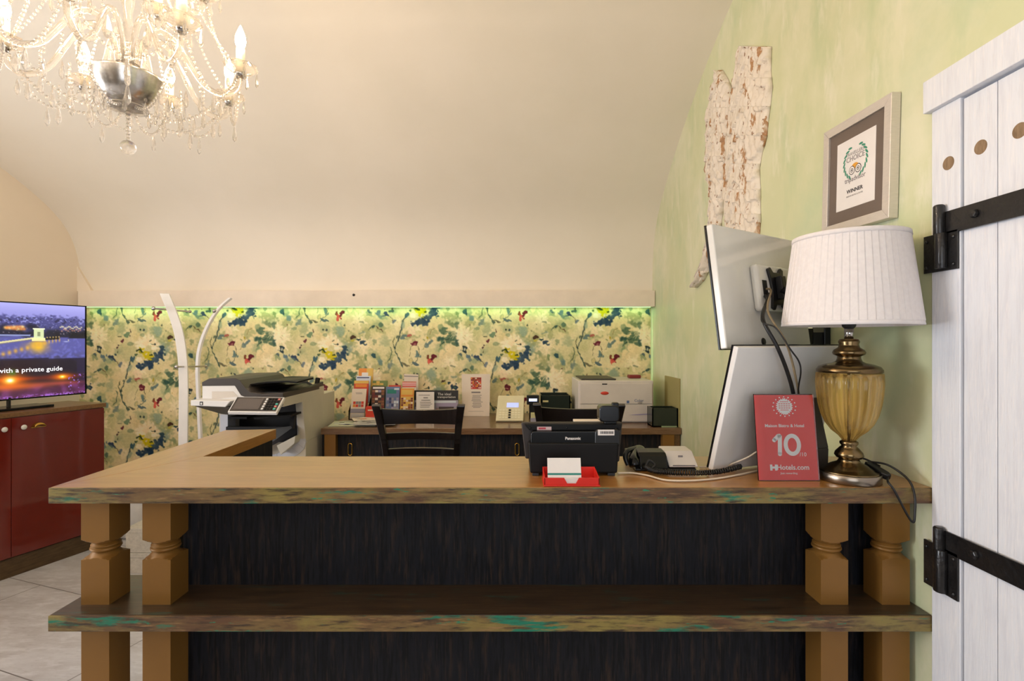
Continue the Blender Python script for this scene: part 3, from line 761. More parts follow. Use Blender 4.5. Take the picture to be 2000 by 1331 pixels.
def tv_picture(ny, nx):
    # built on its own screen grid, u = 0..1 left to right, v = 0 top .. 1 bottom
    U, V = np.meshgrid(np.linspace(0, 1, nx), np.linspace(0, 1, ny))
    n1 = fnoise(ny, nx, 6, 11); n2 = fnoise(ny, nx, 2.0, 12); n3 = fnoise(ny, nx, 1.2, 13); n4 = fnoise(ny, nx, 14, 14)
    img = np.zeros((ny, nx, 3))
    def put(mask, c, a=1.0):
        m = np.clip(mask*a, 0, 1)[..., None]; img[:] = img*(1-m)+np.array(c, float)*m
    def sm(x, a, b): return np.clip((x-a)/(b-a), 0, 1)
    a = sm(V, 0, 0.13)[..., None]; img[:] = np.array([168, 166, 228.])*(1-a)+np.array([140, 138, 206.])*a
    put(sm(V+0.012*n2, 0.12, 0.15), (74, 72, 128)); put(sm(n3, 0.3, 1.4)*(V > .13)*(V < .25), (140, 142, 206), 0.85); put(sm(-n2, 0.5, 1.5)*(V > .14)*(V < .26), (40, 38, 72), 0.8)
    put(sm(V, 0.205, 0.215)*sm(0.26-V, 0, 0.03), (60, 60, 112), .5)
    put(sm(V+0.02*n1, 0.23, 0.28), (32, 30, 52)); put(sm(n3, 1.2, 2.2)*(V > .23)*(V < .34), (150, 140, 150), 0.7)
    def glow(u, v, ru, rv, c, a=1.0, p=2.0):
        q = ((U-u)/ru)**2+((V-v)/rv)**2; put(np.exp(-q*p), c, a)
    # px 0..168 -> u 0.565..1
    u_ = lambda px: 0.565+px/168*0.435
    for k in range(14): glow(u_(10+k*2.6), 0.26+0.012*math.sin(k*3), 0.012, 0.022, (236, 140, 60) if k % 3 else (255, 210, 120), 0.8)
    for k in range(16): glow(u_(115+k*3), 0.245+0.012*math.sin(k*5), 0.006, 0.010, (240, 226, 170), 0.9)
    for k in range(10): glow(u_(118+k*4.4), 0.275+0.012*math.cos(k*4), 0.006, 0.012, (220, 150, 110), 0.8)
    # river
    put(sm(V+0.006*n1, 0.345, 0.36), (84, 84, 150)); put(sm(n2+0.5*n1, 0.2, 1.6)*(V > .36), (110, 110, 190), .5)
    put(((U < u_(55)) & (V > .33) & (V < .345)), (150, 160, 210), .8)
    # far bank
    put((V > .30)*(V < .37)*(U > u_(78))*sm(n1+.8, 0, 1), (22, 20, 34), 0.95)
    # bridge tower and deck
    vd = 0.415-(U-u_(0))/(0.435)*0.13
    put((np.abs(V-vd) < 0.010)*(U < u_(66)), (216, 206, 150), 0.95); put((np.abs(V-vd-0.014) < 0.006)*(U < u_(62)), (120, 110, 110), 0.6)
    tu0, tu1 = u_(62), u_(81)
    put((U > tu0)*(U < tu1)*(V > .265)*(V < .37), (214, 224, 170), 0.95); put((U > tu0+.018)*(U < tu1-.016)*(V > .30)*(V < .345), (120, 124, 96), .8)
    put((U > tu0-.006)*(U < tu1+.006)*(V > .262)*(V < .275), (236, 240, 200), .95); put((U > tu0-.01)*(U < tu1+.012)*(V > .365)*(V < .40), (236, 228, 160), .95)
    put((np.abs(V-(0.375-(U-u_(84))*0.10)) < .014)*(U > u_(84))*(U < u_(112)), (18, 16, 24), .95)
    for k in range(5): glow(u_(88+k*6), .36-.002*k, .005, .010, (250, 210, 110), .9)
    # golden reflections
    put(np.exp(-((U-u_(71))/0.040)**2)*sm(V, .39, .42)*sm(.56-V, 0, .09), (232, 178, 44), 1.0)
    put(np.exp(-((U-u_(71))/0.085)**2)*sm(V, .39, .42)*sm(.54-V, 0, .12)*sm(n1+1, 0, 1.6), (206, 160, 60), .6)
    for k in range(8): glow(u_(6+k*11), .535-.016*k, .014, .034, (214, 160, 66), .85)
    for k in range(4): glow(u_(92+k*7), .405-.006*k, .006, .03, (220, 170, 70), .8)
    put(sm(V, .5, .58)*sm(.60-V, 0, .02)*sm(-n2, -.3, 1), (70, 66, 90), .5)
    glow(u_(127), .405, .02, .010, (170, 176, 220), .9); glow(u_(132), .39, .004, .014, (220, 210, 170), .9)
    # dark near bank with street lamps
    put(sm(V-0.010*(U > .8), 0.575, 0.590), (38, 32, 58)); put(sm(V+.02*n1, .60, .66)*(U < u_(150)), (30, 26, 40), .9)
    put((V > .60)*np.exp(-((U-u_(30))/.2)**2), (44, 28, 34), .8)
    put(sm(V+.01*n1, .86, .90), (74, 36, 62)); put(sm(V, .86, .90)*sm(n1, -.5, 1.2), (120, 60, 120), .6)
    glow(u_(16), .80, .14, .022, (196, 60, 10), .8, 1.0); glow(u_(20), .875, .20, .035, (214, 96, 40), .8, 1.0); glow(u_(118), .80, .10, .03, (150, 40, 20), .7, 1.0); glow(u_(118), .87, .12, .022, (170, 70, 60), .7, 1.0)
    glow(u_(119), .80, .05, .040, (240, 120, 20), .95, 1.2); glow(u_(119), .80, .022, .022, (255, 236, 60), 1.0); glow(u_(119), .80, .009, .009, (255, 255, 220), 1.0)
    glow(u_(18), .81, .07, .08, (250, 120, 20), .95, 1.2); glow(u_(18), .81, .035, .045, (255, 230, 90), 1.0); glow(u_(18), .81, .018, .024, (250, 255, 250), 1.0)
    glow(u_(22), .73, .03, .05, (60, 130, 40), .6)
    put(sm(V, .965, .99)*sm(n3, -.4, .6), (170, 110, 220), .8); put(sm(n3, 1.0, 1.8)*(V > .78)*(V < .95)*(U > u_(132)), (150, 110, 210), .9)
    return np.clip(img, 0, 255)
Rtv = Matrix.Translation(tv.location) @ Matrix.Rotation(cang, 4, 'Z')
Rn = np.array(Rtv)
def tvfn(U, V):
    x = T0+0.008+U*(TW-0.018); z = ZT-0.008-V*(ZT-ZB-0.018); y = np.full_like(x, -0.0015)
    return np.stack([x, y, z], -1) @ Rn[:3, :3].T+Rn[:3, 3]
scr = paint_mesh('screen', np_lin(tv_picture(230, 400)), tvfn, vcol_mat('tv_screen', 0.15, emit=0.95), tv)
mt = Matrix.Translation(tv.location) @ Matrix.Rotation(cang, 4, 'Z')
tm = MB()
TXT = M('screen_caption', (245, 245, 250), 0.5, emit=(240, 240, 250), estr=0.9)
text_mb(tm, 'with a private guide', mt @ plane_mat((tfor(122, TOFF), -0.003, ZB+(ZT-ZB)*0.300), (1, 0, 0), (0, 0, 1)), 0.0455, TXT, 0.0004, 'RIGHT', xs=1.04)
tm.build('caption_print', tv)

# ================================================================ back desk
bd = thing('back_desk', 'low brown desk with gold legs and dark front against the floral wall', 'desk', (-0.07, 4.1, 0))
DZ = PZ(834, 3.71)
MB(DESKW).box(-1.385, 1.229, 3.71, 4.484, DZ-0.046, DZ).build('desktop', bd, 0.002)
MB(DARKOAK).box(-1.30, 1.15, 3.76, 3.78, 0.05, DZ-0.046).build('front_panel', bd)
mb = MB(DARKOAK); mb.box(-1.38, -1.365, 3.72, 4.48, 0, DZ-0.046); mb.build('side_panel', bd)
for x0, x1 in ((-1.362, -1.280), (1.092, 1.178)):
    MB(GOLD).box(x0, x1, 3.715, 3.80, 0, DZ-0.046).build('leg', bd, 0.001)
MB(BROWNWOOD).box(1.180, 1.226, 3.735, 3.78, 0, DZ-0.046).build('end_strip', bd, 0.001)
for px in (684, 1010):
    hz = PZ(875, 3.76); hx = PX(px, 3.76)
    ring = []
    for k in range(28):
        a = 2*math.pi*k/28
        ring.append((hx+0.014*math.cos(a), 3.757, hz+0.014*math.sin(a)+(0.030 if math.sin(a) > 0 else -0.030)))
    mb = MB(BRASS); mb.tube(ring, 0.004, 8, closed=True)
    o = mb.build('finger_pull', bd); o['label'] = 'oval brass recessed finger pull'

# ================================================================ chairs
def make_chair(label, x, y, rz):
    t = thing('counter_chair', label, 'chair', (x, y, 0), rz, 'dark wooden chairs behind the counter')
    SH = 0.70
    for sx in (-1, 1):
        path = smooth_path([(sx*0.175, 0.10, 0.0), (sx*0.180, 0.115, 0.35), (sx*0.183, 0.105, SH), (sx*0.196, 0.062, 0.95), (sx*0.212, 0.015, 1.10), (sx*0.226, -0.018, 1.196)], 6)
        mb = MB(CHAIRW); mb.ribbon(path, (1, 0, 0), [0.034 if q.z < 1.0 else 0.034+0.010*(q.z-1.0)/0.2 for q in path], 0.030)
        mb.build('rear_leg', t, 0.004, local=True)
        mb = MB(CHAIRW); mb.box(sx*0.185-0.019, sx*0.185+0.019, 0.44, 0.478, 0, SH-0.04); mb.build('front_leg', t, 0.003, local=True)
    mb = MB(CHAIRW); mb.box(-0.205, 0.205, 0.085, 0.49, SH-0.04, SH); mb.build('seat', t, 0.012, 3, local=True)
    for z0, z1, nm in ((1.085, 1.172, 'top_rail'), (0.995, 1.035, 'back_slat'), (0.905, 0.945, 'back_slat')):
        n = 14; vs = []; fs = []
        zc = (z0+z1)/2; yb = 0.02+(1.15-zc)*0.22
        hw = 0.182+(zc-0.9)*0.10
        for k in range(n+1):
            u = -1+2*k/n; x_ = u*hw; yy = yb+0.032*(1-u*u)
            sag = -0.012*(1-u*u) if nm == 'top_rail' else 0
            for (dy, zz) in ((-0.010, z0), (-0.010-0.0*sag, z1+sag), (0.010, z1+sag), (0.010, z0)):
                vs.append((x_, yy+dy, zz))
        for k in range(n):
            for j in range(4): fs.append((k*4+j, k*4+(j+1) % 4, (k+1)*4+(j+1) % 4, (k+1)*4+j))
        fs.append((3, 2, 1, 0)); fs.append(tuple(n*4+j for j in range(4)))
        mb = MB(CHAIRW); mb.add(vs, fs, False)
        mb.build(nm, t, 0.003, local=True)
    for z in (0.22, 0.42):
        mb = MB(CHAIRW)
        mb.box(-0.17, 0.17, 0.105, 0.125, z, z+0.03); mb.box(-0.17, 0.17, 0.448, 0.468, z-0.05, z-0.02)
        for sx in (-1, 1): mb.box(sx*0.185-0.010, sx*0.185+0.010, 0.12, 0.45, z+0.04, z+0.07)
        mb.build('stretcher', t, 0.002, local=True)
    return t
ch1 = make_chair('dark wooden ladder-back chair left of the copy-covered counter device, nearest the copier', -0.497, 2.74, 0.0)
def copy_tree(o, parent=None):
    c = o.copy(); col.objects.link(c); c.parent = parent
    for ch in [k for k in bpy.data.objects if k.parent == o and k != c]: copy_tree(ch, c)
    return c
ch1['label'] = 'dark wooden ladder-back chair in full view between the copier and the white menu sheet'
ch2 = copy_tree(ch1); ch2.location = (0.362, 2.78, 0); ch2.rotation_euler = (0, 0, math.radians(-4))
ch2['label'] = 'dark wooden ladder-back chair mostly hidden behind the black counter terminal'

# ================================================================ chandelier
CCX, CCY = -1.125, 1.50
ch = thing('chandelier', 'crystal glass chandelier with lit candle bulbs and bead strings hanging top left', 'chandelier', (CCX, CCY, 2.10))
BULB = M('lit_bulb', (255, 236, 200), 0.4, emit=(255, 220, 178), estr=190.0)
CANDLE = M('candle_sleeve', (250, 238, 214), 0.5, emit=(255, 220, 170), estr=0.35)
SILVERB = M('silvered_bowl', (226, 222, 216), 0.24, 0.9, rgb2=(180, 176, 170), nscale=26)
def C(r, a, z): return (CCX+r*math.cos(a), CCY+r*math.sin(a), z)
mb = MB(SILVERB); mb.lathe([(0.004, 2.222), (0.03, 2.226), (0.058, 2.242), (0.077, 2.268), (0.088, 2.305), (0.089, 2.311), (0.082, 2.312), (0.03, 2.316)], (CCX, CCY, 0), 40); mb.build('bowl', ch)
mb = MB(CRYSTAL); mb.lathe([(0.012, 2.316), (0.014, 2.40), (0.011, 2.50), (0.018, 2.53), (0.011, 2.56), (0.014, 2.68), (0.030, 2.70), (0.014, 2.73), (0.012, 2.96)], (CCX, CCY, 0), 16); mb.build('glass_column', ch)
mb = MB(CHROME); mb.lathe([(0.05, 2.955), (0.055, 2.96), (0.02, 2.98), (0.008, 3.0), (0.006, 3.58)], (CCX, CCY, 0), 16); mb.build('hanging_rod', ch)
mb = MB(CHROME); mb.lathe([(0.030, 2.316), (0.034, 2.33), (0.03, 2.345), (0.014, 2.35)], (CCX, CCY, 0), 20); mb.build('metal_hub', ch)
mb = MB(CHROME); mb.lathe([(0.026, 2.60), (0.030, 2.61), (0.014, 2.63)], (CCX, CCY, 0), 20); mb.build('metal_hub', ch)
mb = MB(CHROME); mb.lathe([(0.05, 3.55), (0.06, 3.57), (0.06, 3.60)], (CCX, CCY, 0), 20); mb.build('ceiling_rose', ch)
mb = MB(CRYSTAL)
for k, (z, r) in enumerate([(2.205, 0.008), (2.192, 0.007), (2.18, 0.006), (2.169, 0.006), (2.158, 0.006), (2.147, 0.006), (2.137, 0.006), (2.127, 0.006)]): mb.ball((CCX, CCY, z), r, n=8, m=6)
mb.lathe([(0.05, 2.222), (0.052, 2.215), (0.02, 2.208), (0.008, 2.205)], (CCX, CCY, 0), 24)
mb.build('bead_stem', ch)
MB(CRYSTAL).ball((CCX, CCY, 2.103), 0.021, n=16, m=10).build('ball_finial', ch)
def drop(mb, p, L, r=0.005):
    x, y, z = p
    mb.lathe([(0.0005, -L), (r*0.75, -L*0.86), (r, -L*0.66), (r*0.55, -L*0.25), (0.0008, 0.0)], p, 6, smooth=False)
def beads(mb, pts, r=0.0052, step=0.0125):
    pts = [Vector(p) for p in pts]; acc = 0.0; mb.ball(tuple(pts[0]), r, n=5, m=4)
    for i in range(len(pts)-1):
        d = pts[i+1]-pts[i]; L = d.length; t = step-acc
        while t < L:
            q = pts[i]+d*(t/L); mb.ball(tuple(q), r, n=5, m=4); t += step
        acc = (L-(t-step))
def arm(ang, prof_, cr, cz, tier):
    mb = MB(CRYSTAL)
    path = smooth_path([C(r, ang, z) for r, z in prof_], 7)
    mb.tube(path, 0.0085, 8)
    a_ = mb.build('arm', ch)
    p0 = C(cr, ang, cz)
    mb = MB(CHROME); mb.lathe([(0.010, -0.010), (0.013, -0.004), (0.016, 0.0), (0.012, 0.004)], p0, 14); mb.build('cup_base', a_)
    mb = MB(CRYSTAL)
    N = 20; vs = []; fs = []
    for j, (r, z) in enumerate([(0.010, 0.002), (0.028, 0.004), (0.042, 0.014), (0.047, 0.024), (0.044, 0.024), (0.036, 0.012), (0.012, 0.008)]):
        for k in range(N):
            w_ = 1+0.06*math.cos(k*math.pi)*(j > 1 and j < 5)
            vs.append((p0[0]+r*w_*math.cos(2*math.pi*k/N), p0[1]+r*w_*math.sin(2*math.pi*k/N), p0[2]+z))
    for j in range(6):
        for k in range(N): fs.append((j*N+k, j*N+(k+1) % N, (j+1)*N+(k+1) % N, (j+1)*N+k))
    mb.add(vs, fs, True); mb.build('drip_dish', a_)
    mb = MB(CANDLE); mb.lathe([(0.0125, 0.006), (0.0125, 0.078), (0.010, 0.080)], p0, 14); mb.build('candle_sleeve', a_)
    mb = MB(BULB); mb.lathe([(0.009, 0.080), (0.0135, 0.090), (0.0155, 0.102), (0.0135, 0.118), (0.008, 0.133), (0.0035, 0.144), (0.0006, 0.150)], p0, 12); mb.build('bulb', a_)
    for k in range(5):
        t = 2*math.pi*k/5+0.4; q = (p0[0]+0.045*math.cos(t), p0[1]+0.045*math.sin(t), p0[2]+0.020)
        mb = MB(CRYSTAL); mb.ball((q[0], q[1], q[2]-0.006), 0.004, n=6, m=4); drop(mb, (q[0], q[1], q[2]-0.011), 0.036 if k % 2 else 0.044, 0.0058); mb.build('crystal_drop', a_)
    return p0
LOWP = [(0.024, 2.335), (0.034, 2.40), (0.070, 2.452), (0.115, 2.44), (0.152, 2.385), (0.195, 2.315), (0.245, 2.288), (0.288, 2.305), (0.300, 2.352)]
UPP = [(0.016, 2.61), (0.030, 2.66), (0.062, 2.69), (0.095, 2.66), (0.120, 2.60), (0.150, 2.555), (0.180, 2.56), (0.190, 2.60)]
lows = [arm(math.radians(14+45*k), LOWP, 0.30, 2.356, 0) for k in range(8)]
ups = [arm(math.radians(30+72*k), UPP, 0.19, 2.604, 1) for k in range(5)]
random.seed(4)
for k in range(8):
    a, b = Vector(lows[k]), Vector(lows[(k+1) % 8])
    pts = [a.lerp(b, t/12)+Vector((0, 0, 0.012-0.125*(1-(2*t/12-1)**2))) for t in range(13)]
    mb = MB(CRYSTAL); beads(mb, pts); m_ = a.lerp(b, 0.5); drop(mb, (m_.x, m_.y, m_.z-0.118), 0.055, 0.008); mb.build('bead_string', ch)
    # from the cup down to the bottom of the bowl
    c0 = Vector((CCX, CCY, 2.215)); e = c0+(a-c0).normalized()*0.05; e.z = 2.212
    pts = [a.lerp(e, t/12)+Vector((0, 0, -0.075*(1-(2*t/12-1)**2))) for t in range(13)]
    mb = MB(CRYSTAL); beads(mb, pts); m_ = a.lerp(e, 0.5); drop(mb, (m_.x, m_.y, m_.z-0.078), 0.055, 0.008); mb.build('bead_string', ch)
    # from the crown to the cups
    tp = Vector(C(0.05, math.radians(14+45*k), 2.95)); pts = [tp.lerp(a+Vector((0, 0, .02)), t/14)+Vector((0, 0, -0.10*(1-(2*t/14-1)**2))) for t in range(15)]
    mb = MB(CRYSTAL); beads(mb, pts, 0.0042, 0.0125); mb.build('bead_string', ch)
    # pendants under the arm and round the bowl
    q = C(0.245, math.radians(14+45*k), 2.278); mb = MB(CRYSTAL); mb.ball((q[0], q[1], q[2]-0.004), 0.005, n=6, m=4); drop(mb, (q[0], q[1], q[2]-0.01), 0.055, 0.009); mb.build('pendant', ch)
    q = C(0.066, math.radians(30+45*k), 2.238); mb = MB(CRYSTAL); mb.ball((q[0], q[1], q[2]-0.004), 0.005, n=6, m=4); drop(mb, (q[0], q[1], q[2]-0.01), 0.045, 0.0065); mb.build('pendant', ch)
    q = C(0.115, math.radians(14+45*k), 2.43); mb = MB(CRYSTAL); mb.ball((q[0], q[1], q[2]-0.004), 0.005, n=6, m=4); drop(mb, (q[0], q[1], q[2]-0.01), 0.065, 0.013); mb.build('pendant', ch)
for k in range(8):
    an = math.radians(14+45*k+22.5)
    for (r_, z_, L_, rd) in ((0.19, 2.262, 0.05, 0.008), (0.235, 2.24, 0.045, 0.007), (0.13, 2.245, 0.06, 0.009)):
        q = C(r_, an, z_); mb = MB(CRYSTAL); beads(mb, [(q[0], q[1], q[2]+0.06), q], 0.0045, 0.012); drop(mb, (q[0], q[1], q[2]-0.006), L_, rd); mb.build('crystal_drop', ch)
for k in range(5):
    a, b = Vector(ups[k]), Vector(ups[(k+1) % 5])
    pts = [a.lerp(b, t/12)+Vector((0, 0, 0.012-0.08*(1-(2*t/12-1)**2))) for t in range(13)]
    mb = MB(CRYSTAL); beads(mb, pts); m_ = a.lerp(b, 0.5); drop(mb, (m_.x, m_.y, m_.z-0.075), 0.055, 0.009); mb.build('bead_string', ch)
    l_ = Vector(lows[(k*8)//5]); pts = [a.lerp(l_, t/12)+Vector((0, 0, 0.01-0.06*(1-(2*t/12-1)**2))) for t in range(13)]
    mb = MB(CRYSTAL); beads(mb, pts); mb.build('bead_string', ch)

# ================================================================ table lamp
LX, LY = 1.043, 1.585
def lz(y): return E+(HY-y)*LY/1000.0
def lr(hw): return hw*0.00132
lamp = thing('table_lamp', 'table lamp with pleated white shade and amber glass urn on the counter', 'lamp', (LX, LY, CZ))
mb = MB(STEELB); mb.lathe([(0.083, CZ), (0.085, CZ+0.002), (0.085, CZ+0.026), (0.083, CZ+0.028)], (LX, LY, 0), 56); o = mb.build('base_rim', lamp); o['label'] = 'brushed pale metal rim of the base'
mb = MB(BRONZE); mb.lathe([(0.083, CZ+0.028), (0.076, CZ+0.032), (0.068, CZ+0.034), (lr(46), CZ+0.040), (lr(34), CZ+0.050), (lr(24), lz(899)), (lr(20), lz(893)), (lr(26), lz(891)), (lr(30), lz(886)), (lr(28), lz(880)), (lr(20), lz(872)), (lr(15), lz(868)), (lr(19), lz(864)), (lr(19), lz(860)), (lr(14), lz(857))], (LX, LY, 0), 48); mb.build('base', lamp)
gp = [(14, 857), (22, 848), (36, 838), (48, 824), (57, 806), (62.5, 786), (65.5, 764), (67, 745), (67, 741), (66, 726)]
mb = MB(AMBER); mb.lathe([(lr(h), lz(y)) for h, y in gp]+[(lr(h)-0.0035, lz(y)) for h, y in gp[::-1]], (LX, LY, 0), 120, rib=20, ribd=0.030, cap=False); mb.build('glass_urn', lamp)
mb = MB(BRONZE); mb.lathe([(0.004, lz(857)), (0.004, lz(722))], (LX, LY, 0), 10)
mb.lathe([(lr(62), lz(725)), (lr(67), lz(724)), (lr(67), lz(719)), (lr(62), lz(713)), (lr(50), lz(709)), (lr(34), lz(706)), (lr(27), lz(703)), (lr(24), lz(697)), (lr(24), lz(693)), (lr(32), lz(690)), (lr(34), lz(686)), (lr(31), lz(681)), (lr(22), lz(676)), (lr(20), lz(670)), (lr(22), lz(665)), (lr(19), lz(660)), (lr(9), lz(659))], (LX, LY, 0), 48); mb.build('cap', lamp)
mb = MB(CHROME); mb.lathe([(lr(9.5), lz(660)), (lr(9.5), lz(636))], (LX, LY, 0), 20); mb.build('neck_tube', lamp)
mb = MB(BLACK); mb.lathe([(lr(9), lz(640)), (lr(14), lz(635)), (lr(15), lz(628)), (lr(15), lz(600)), (lr(9), lz(598))], (LX, LY, 0), 20); mb.build('socket', lamp)
zb_, zt_ = lz(634), lz(459); rb_, rt_ = 0.1865, 0.155
N = 56*6; vs = []; fs = []
for j in range(7):
    t = j/6; z = zb_+0.012+(zt_-zb_-0.024)*t; R = rb_+(rt_-rb_)*t-0.0018
    for k in range(N):
        ph = (k % 6)/6.0
        vs.append((LX+(R+0.0016*ph)*math.cos(2*math.pi*k/N), LY+(R+0.0016*ph)*math.sin(2*math.pi*k/N), z))
for j in range(6):
    for k in range(N): fs.append((j*N+k, j*N+(k+1) % N, (j+1)*N+(k+1) % N, (j+1)*N+k))
mb = MB(SHADE); mb.add(vs, fs, False); o = mb.build('lamp_shade', lamp)
m_ = o.modifiers.new('t', 'SOLIDIFY'); m_.thickness = 0.0012
for z0, z1, r0, r1 in ((zb_, zb_+0.014, rb_+0.0003, rb_-0.0018), (zt_-0.014, zt_, rt_+0.0018, rt_+0.0003)):
    mb = MB(SHADE); mb.lathe([(r0-0.002, z0), (r0, z0+0.001), (r1, z1-0.001), (r1-0.002, z1)], (LX, LY, 0), 96, cap=False); mb.build('trim_band', lamp)
mb = MB(CHROME)
for k in range(3):
    t = 2*math.pi*k/3+0.4
    mb.tube([(LX, LY, lz(598)), (LX+(rt_-0.02)*math.cos(t), LY+(rt_-0.02)*math.sin(t), zt_-0.02), (LX+(rt_-0.001)*math.cos(t), LY+(rt_-0.001)*math.sin(t), zt_-0.006)], 0.0018, 6)
mb.build('shade_carrier', lamp)
# lamp cord with inline switch
CAB = M('black_cable', (18, 17, 18), 0.4)
Z0 = CZ+0.004
mb = MB(CAB)
mb.tube(smooth_path([(1.045, 1.672, Z0), (1.09, 1.69, Z0+0.03), (1.126, 1.655, Z0+0.048), (1.150, 1.60, Z0+0.034)], 8), 0.0032, 7)
mb.tube(smooth_path([(1.122, 1.600, Z0+0.048), (1.148, 1.57, Z0+0.047), (1.168, 1.54, Z0+0.030), (1.172, 1.505, Z0+0.008), (1.168, 1.484, Z0-0.03), (1.163, 1.478, Z0-0.07), (1.158, 1.476, Z0-0.096), (1.147, 1.478, Z0-0.086), (1.128, 1.484, Z0-0.045), (1.112, 1.492, Z0-0.006), (1.106, 1.505, Z0+0.010), (1.122, 1.530, Z0+0.018)], 8), 0.0032, 7)
mb.tube(smooth_path([(1.118, 1.56, Z0+0.02), (1.145, 1.60, Z0+0.03), (1.10, 1.68, Z0+0.02), (1.06, 1.70, Z0)], 6), 0.0028, 7)
cord = mb.build('power_cord', lamp)
a = Vector((1.112, 1.600, Z0+0.040)); b = Vector((1.126, 1.530, Z0+0.018)); d = (b-a)
mb = MB(BLACK); mb.T = Matrix.Translation(a) @ d.to_track_quat('X', 'Z').to_matrix().to_4x4()
L = d.length
mb.prism([(-0.005, -0.009), (0.01, -0.013), (L*0.8, -0.014), (L, -0.008), (L, 0.008), (L*0.8, 0.014), (0.01, 0.013), (-0.005, 0.009)], 0.018, 'z', -0.009); mb.build('inline_switch', cord, 0.003)

# ================================================================ monitors
def frame_from(B, T, d):
    B = Vector(B); T = Vector(T); u = Vector(d).normalized(); v = (T-B); H = v.length; v = (v-u*v.dot(u)).normalized()
    n = u.cross(v).normalized()
    if n.y > 0: n = -n               # n points towards the camera side (the back of the screen)
    M_ = Matrix((u, -n, v)).transposed().to_4x4(); M_.translation = B
    return M_, H
# upper monitor: local x right, local y away from the camera (to the screen side), local z up
BM = P(1420, 678, 1.642); TM = P(1391, 434, 1.688)
mU, HU = frame_from(BM, TM, (0.83, 0.557, 0)); WU = 0.535
mon = thing('monitor', 'upper white monitor seen from behind, tilted down on a black wall arm', 'monitor', (BM.x+0.2, BM.y+0.15, BM.z))
mb = MB(WHITEG); mb.T = mU; mb.box(0, WU, 0, 0.024, 0, HU); mb.build('back_cover', mon, 0.004, 3)
mb = MB(BLACKG); mb.T = mU; mb.box(-0.001, WU+0.001, 0.024, 0.031, -0.002, HU+0.002); mb.build('screen_bezel', mon, 0.001)
mb = MB(WHITEG); mb.T = mU; mb.prism([(0.18, 0.125), (0.18, 0.29), (0.40, 0.29), (0.40, 0.125)], -0.028, 'y', 0); mb.build('rear_boss', mon, 0.012, 3)
mb = MB(BLACK); mb.T = mU
hx, hz = 0.285, 0.20
o_ = []
for k in range(40):
    t = 2*math.pi*k/40; r = 0.050+0.020*abs(math.cos(2*t))**0.6*(1 if abs(math.sin(2*t)) < 2 else 0)+0.012*abs(math.sin(2*t))
    o_.append((hx+0.9*r*math.cos(t), hz+1.15*r*math.sin(t)))
o_ = [(0.236, 0.272), (0.252, 0.280), (0.268, 0.262), (0.302, 0.262), (0.318, 0.280), (0.334, 0.272), (0.326, 0.235), (0.322, 0.205), (0.326, 0.17), (0.334, 0.135), (0.318, 0.126), (0.302, 0.146), (0.268, 0.146), (0.252, 0.126), (0.236, 0.135), (0.246, 0.17), (0.250, 0.205), (0.246, 0.235)]
mb.prism(o_, -0.010, 'y', -0.028); mb.box(0.270, 0.300, -0.062, -0.038, 0.165, 0.245); mb.build('mount_plate', mon, 0.003)
mb = MB(BLACK); mb.T = mU
mb.box(0.205, 0.232, -0.0295, -0.027, 0.17, 0.232); mb.build('port_recess', mon)
mb = MB(BLACK); mb.T = mU; mb.lathe([(0.0001, -0.002), (0.0125, -0.002), (0.0135, 0.0)], (0.215, 0, 0.022), 24, axis='y'); mb.build('round_socket', mon)
# arm from the mounting plate to the wall
q = mU @ Vector((0.285, -0.05, 0.19))
arm_ = mon
mb = MB(BLACK); mb.box(1.208, 1.2329, 1.98, 2.06, 1.49, 1.67); mb.build('wall_plate', arm_, 0.003)
j1 = Vector((1.150, 2.005, 1.545))
mb = MB(BLACK); mb.lathe([(0.026, 1.505), (0.026, 1.585)], (j1.x, j1.y, 0), 20); mb.lathe([(0.020, 1.505), (0.020, 1.575)], (1.10, 1.985, 0), 20)
mb.box(1.15, 1.21, 1.99, 2.02, 1.51, 1.57); mb.tube([(j1.x, j1.y, 1.545), (1.10, 1.985, 1.56)], 0.014, 8); mb.build('arm_joint', arm_, 0.002)
mb = MB(BLACK); mb.tube(smooth_path([(1.10, 1.97, 1.59), (1.02, 1.80, 1.66), (q.x+0.02, q.y-0.035, q.z), (q.x, q.y, q.z)], 6), 0.015, 10); mb.build('swing_arm', arm_)

# lower monitor, leaning back
BL = P(1391, 918, 1.676); TL = P(1443, 676, 1.576)
mL, HL = frame_from(BL, TL, (0.93, 0.37, 0)); WL = 0.475
BL2 = Vector(BL)
mon2 = thing('monitor', 'lower white monitor seen from behind, leaning back on the counter beside the red sign', 'monitor', (BL.x+0.2, BL.y+0.1, CZ))
mb = MB(WHITEP); mb.T = mL; mb.box(0, WL, 0, 0.020, 0.0, HL); mb.build('back_cover', mon2, 0.003, 3)
mb = MB(BLACKG); mb.T = mL; mb.box(-0.001, WL+0.001, 0.020, 0.027, 0.002, HL+0.002); mb.build('screen_bezel', mon2, 0.001)
mb = MB(DGREY)  # dark grey here carries the shade on the stand as colour
c0 = Vector((1.036, 1.735, 1.344)); c1 = Vector((1.052, 1.700, 1.180))
wl = Vector((-0.17, -0.045, 0))
fl = Vector((1.050, 1.700, CZ+0.001)); fl2 = Vector((1.045, 1.78, CZ+0.001))
th_ = Vector((0, 0.010, 0))
mb.hexa([c0, c0+wl, c1+wl, c1], [c0+th_, c0+wl+th_, c1+wl+th_, c1+th_])
mb.hexa([c1, c1+wl, fl+wl, fl], [c1+th_, c1+wl+th_, fl+wl+th_, fl+th_])
mb.hexa([fl, fl+wl, fl2+wl, fl2], [p_+Vector((0, 0, 0.008)) for p_ in (fl, fl+wl, fl2+wl, fl2)])
o = mb.build('stand', mon2, 0.003); o['label'] = 'angled metal stand, its shade put into the dark grey colour'

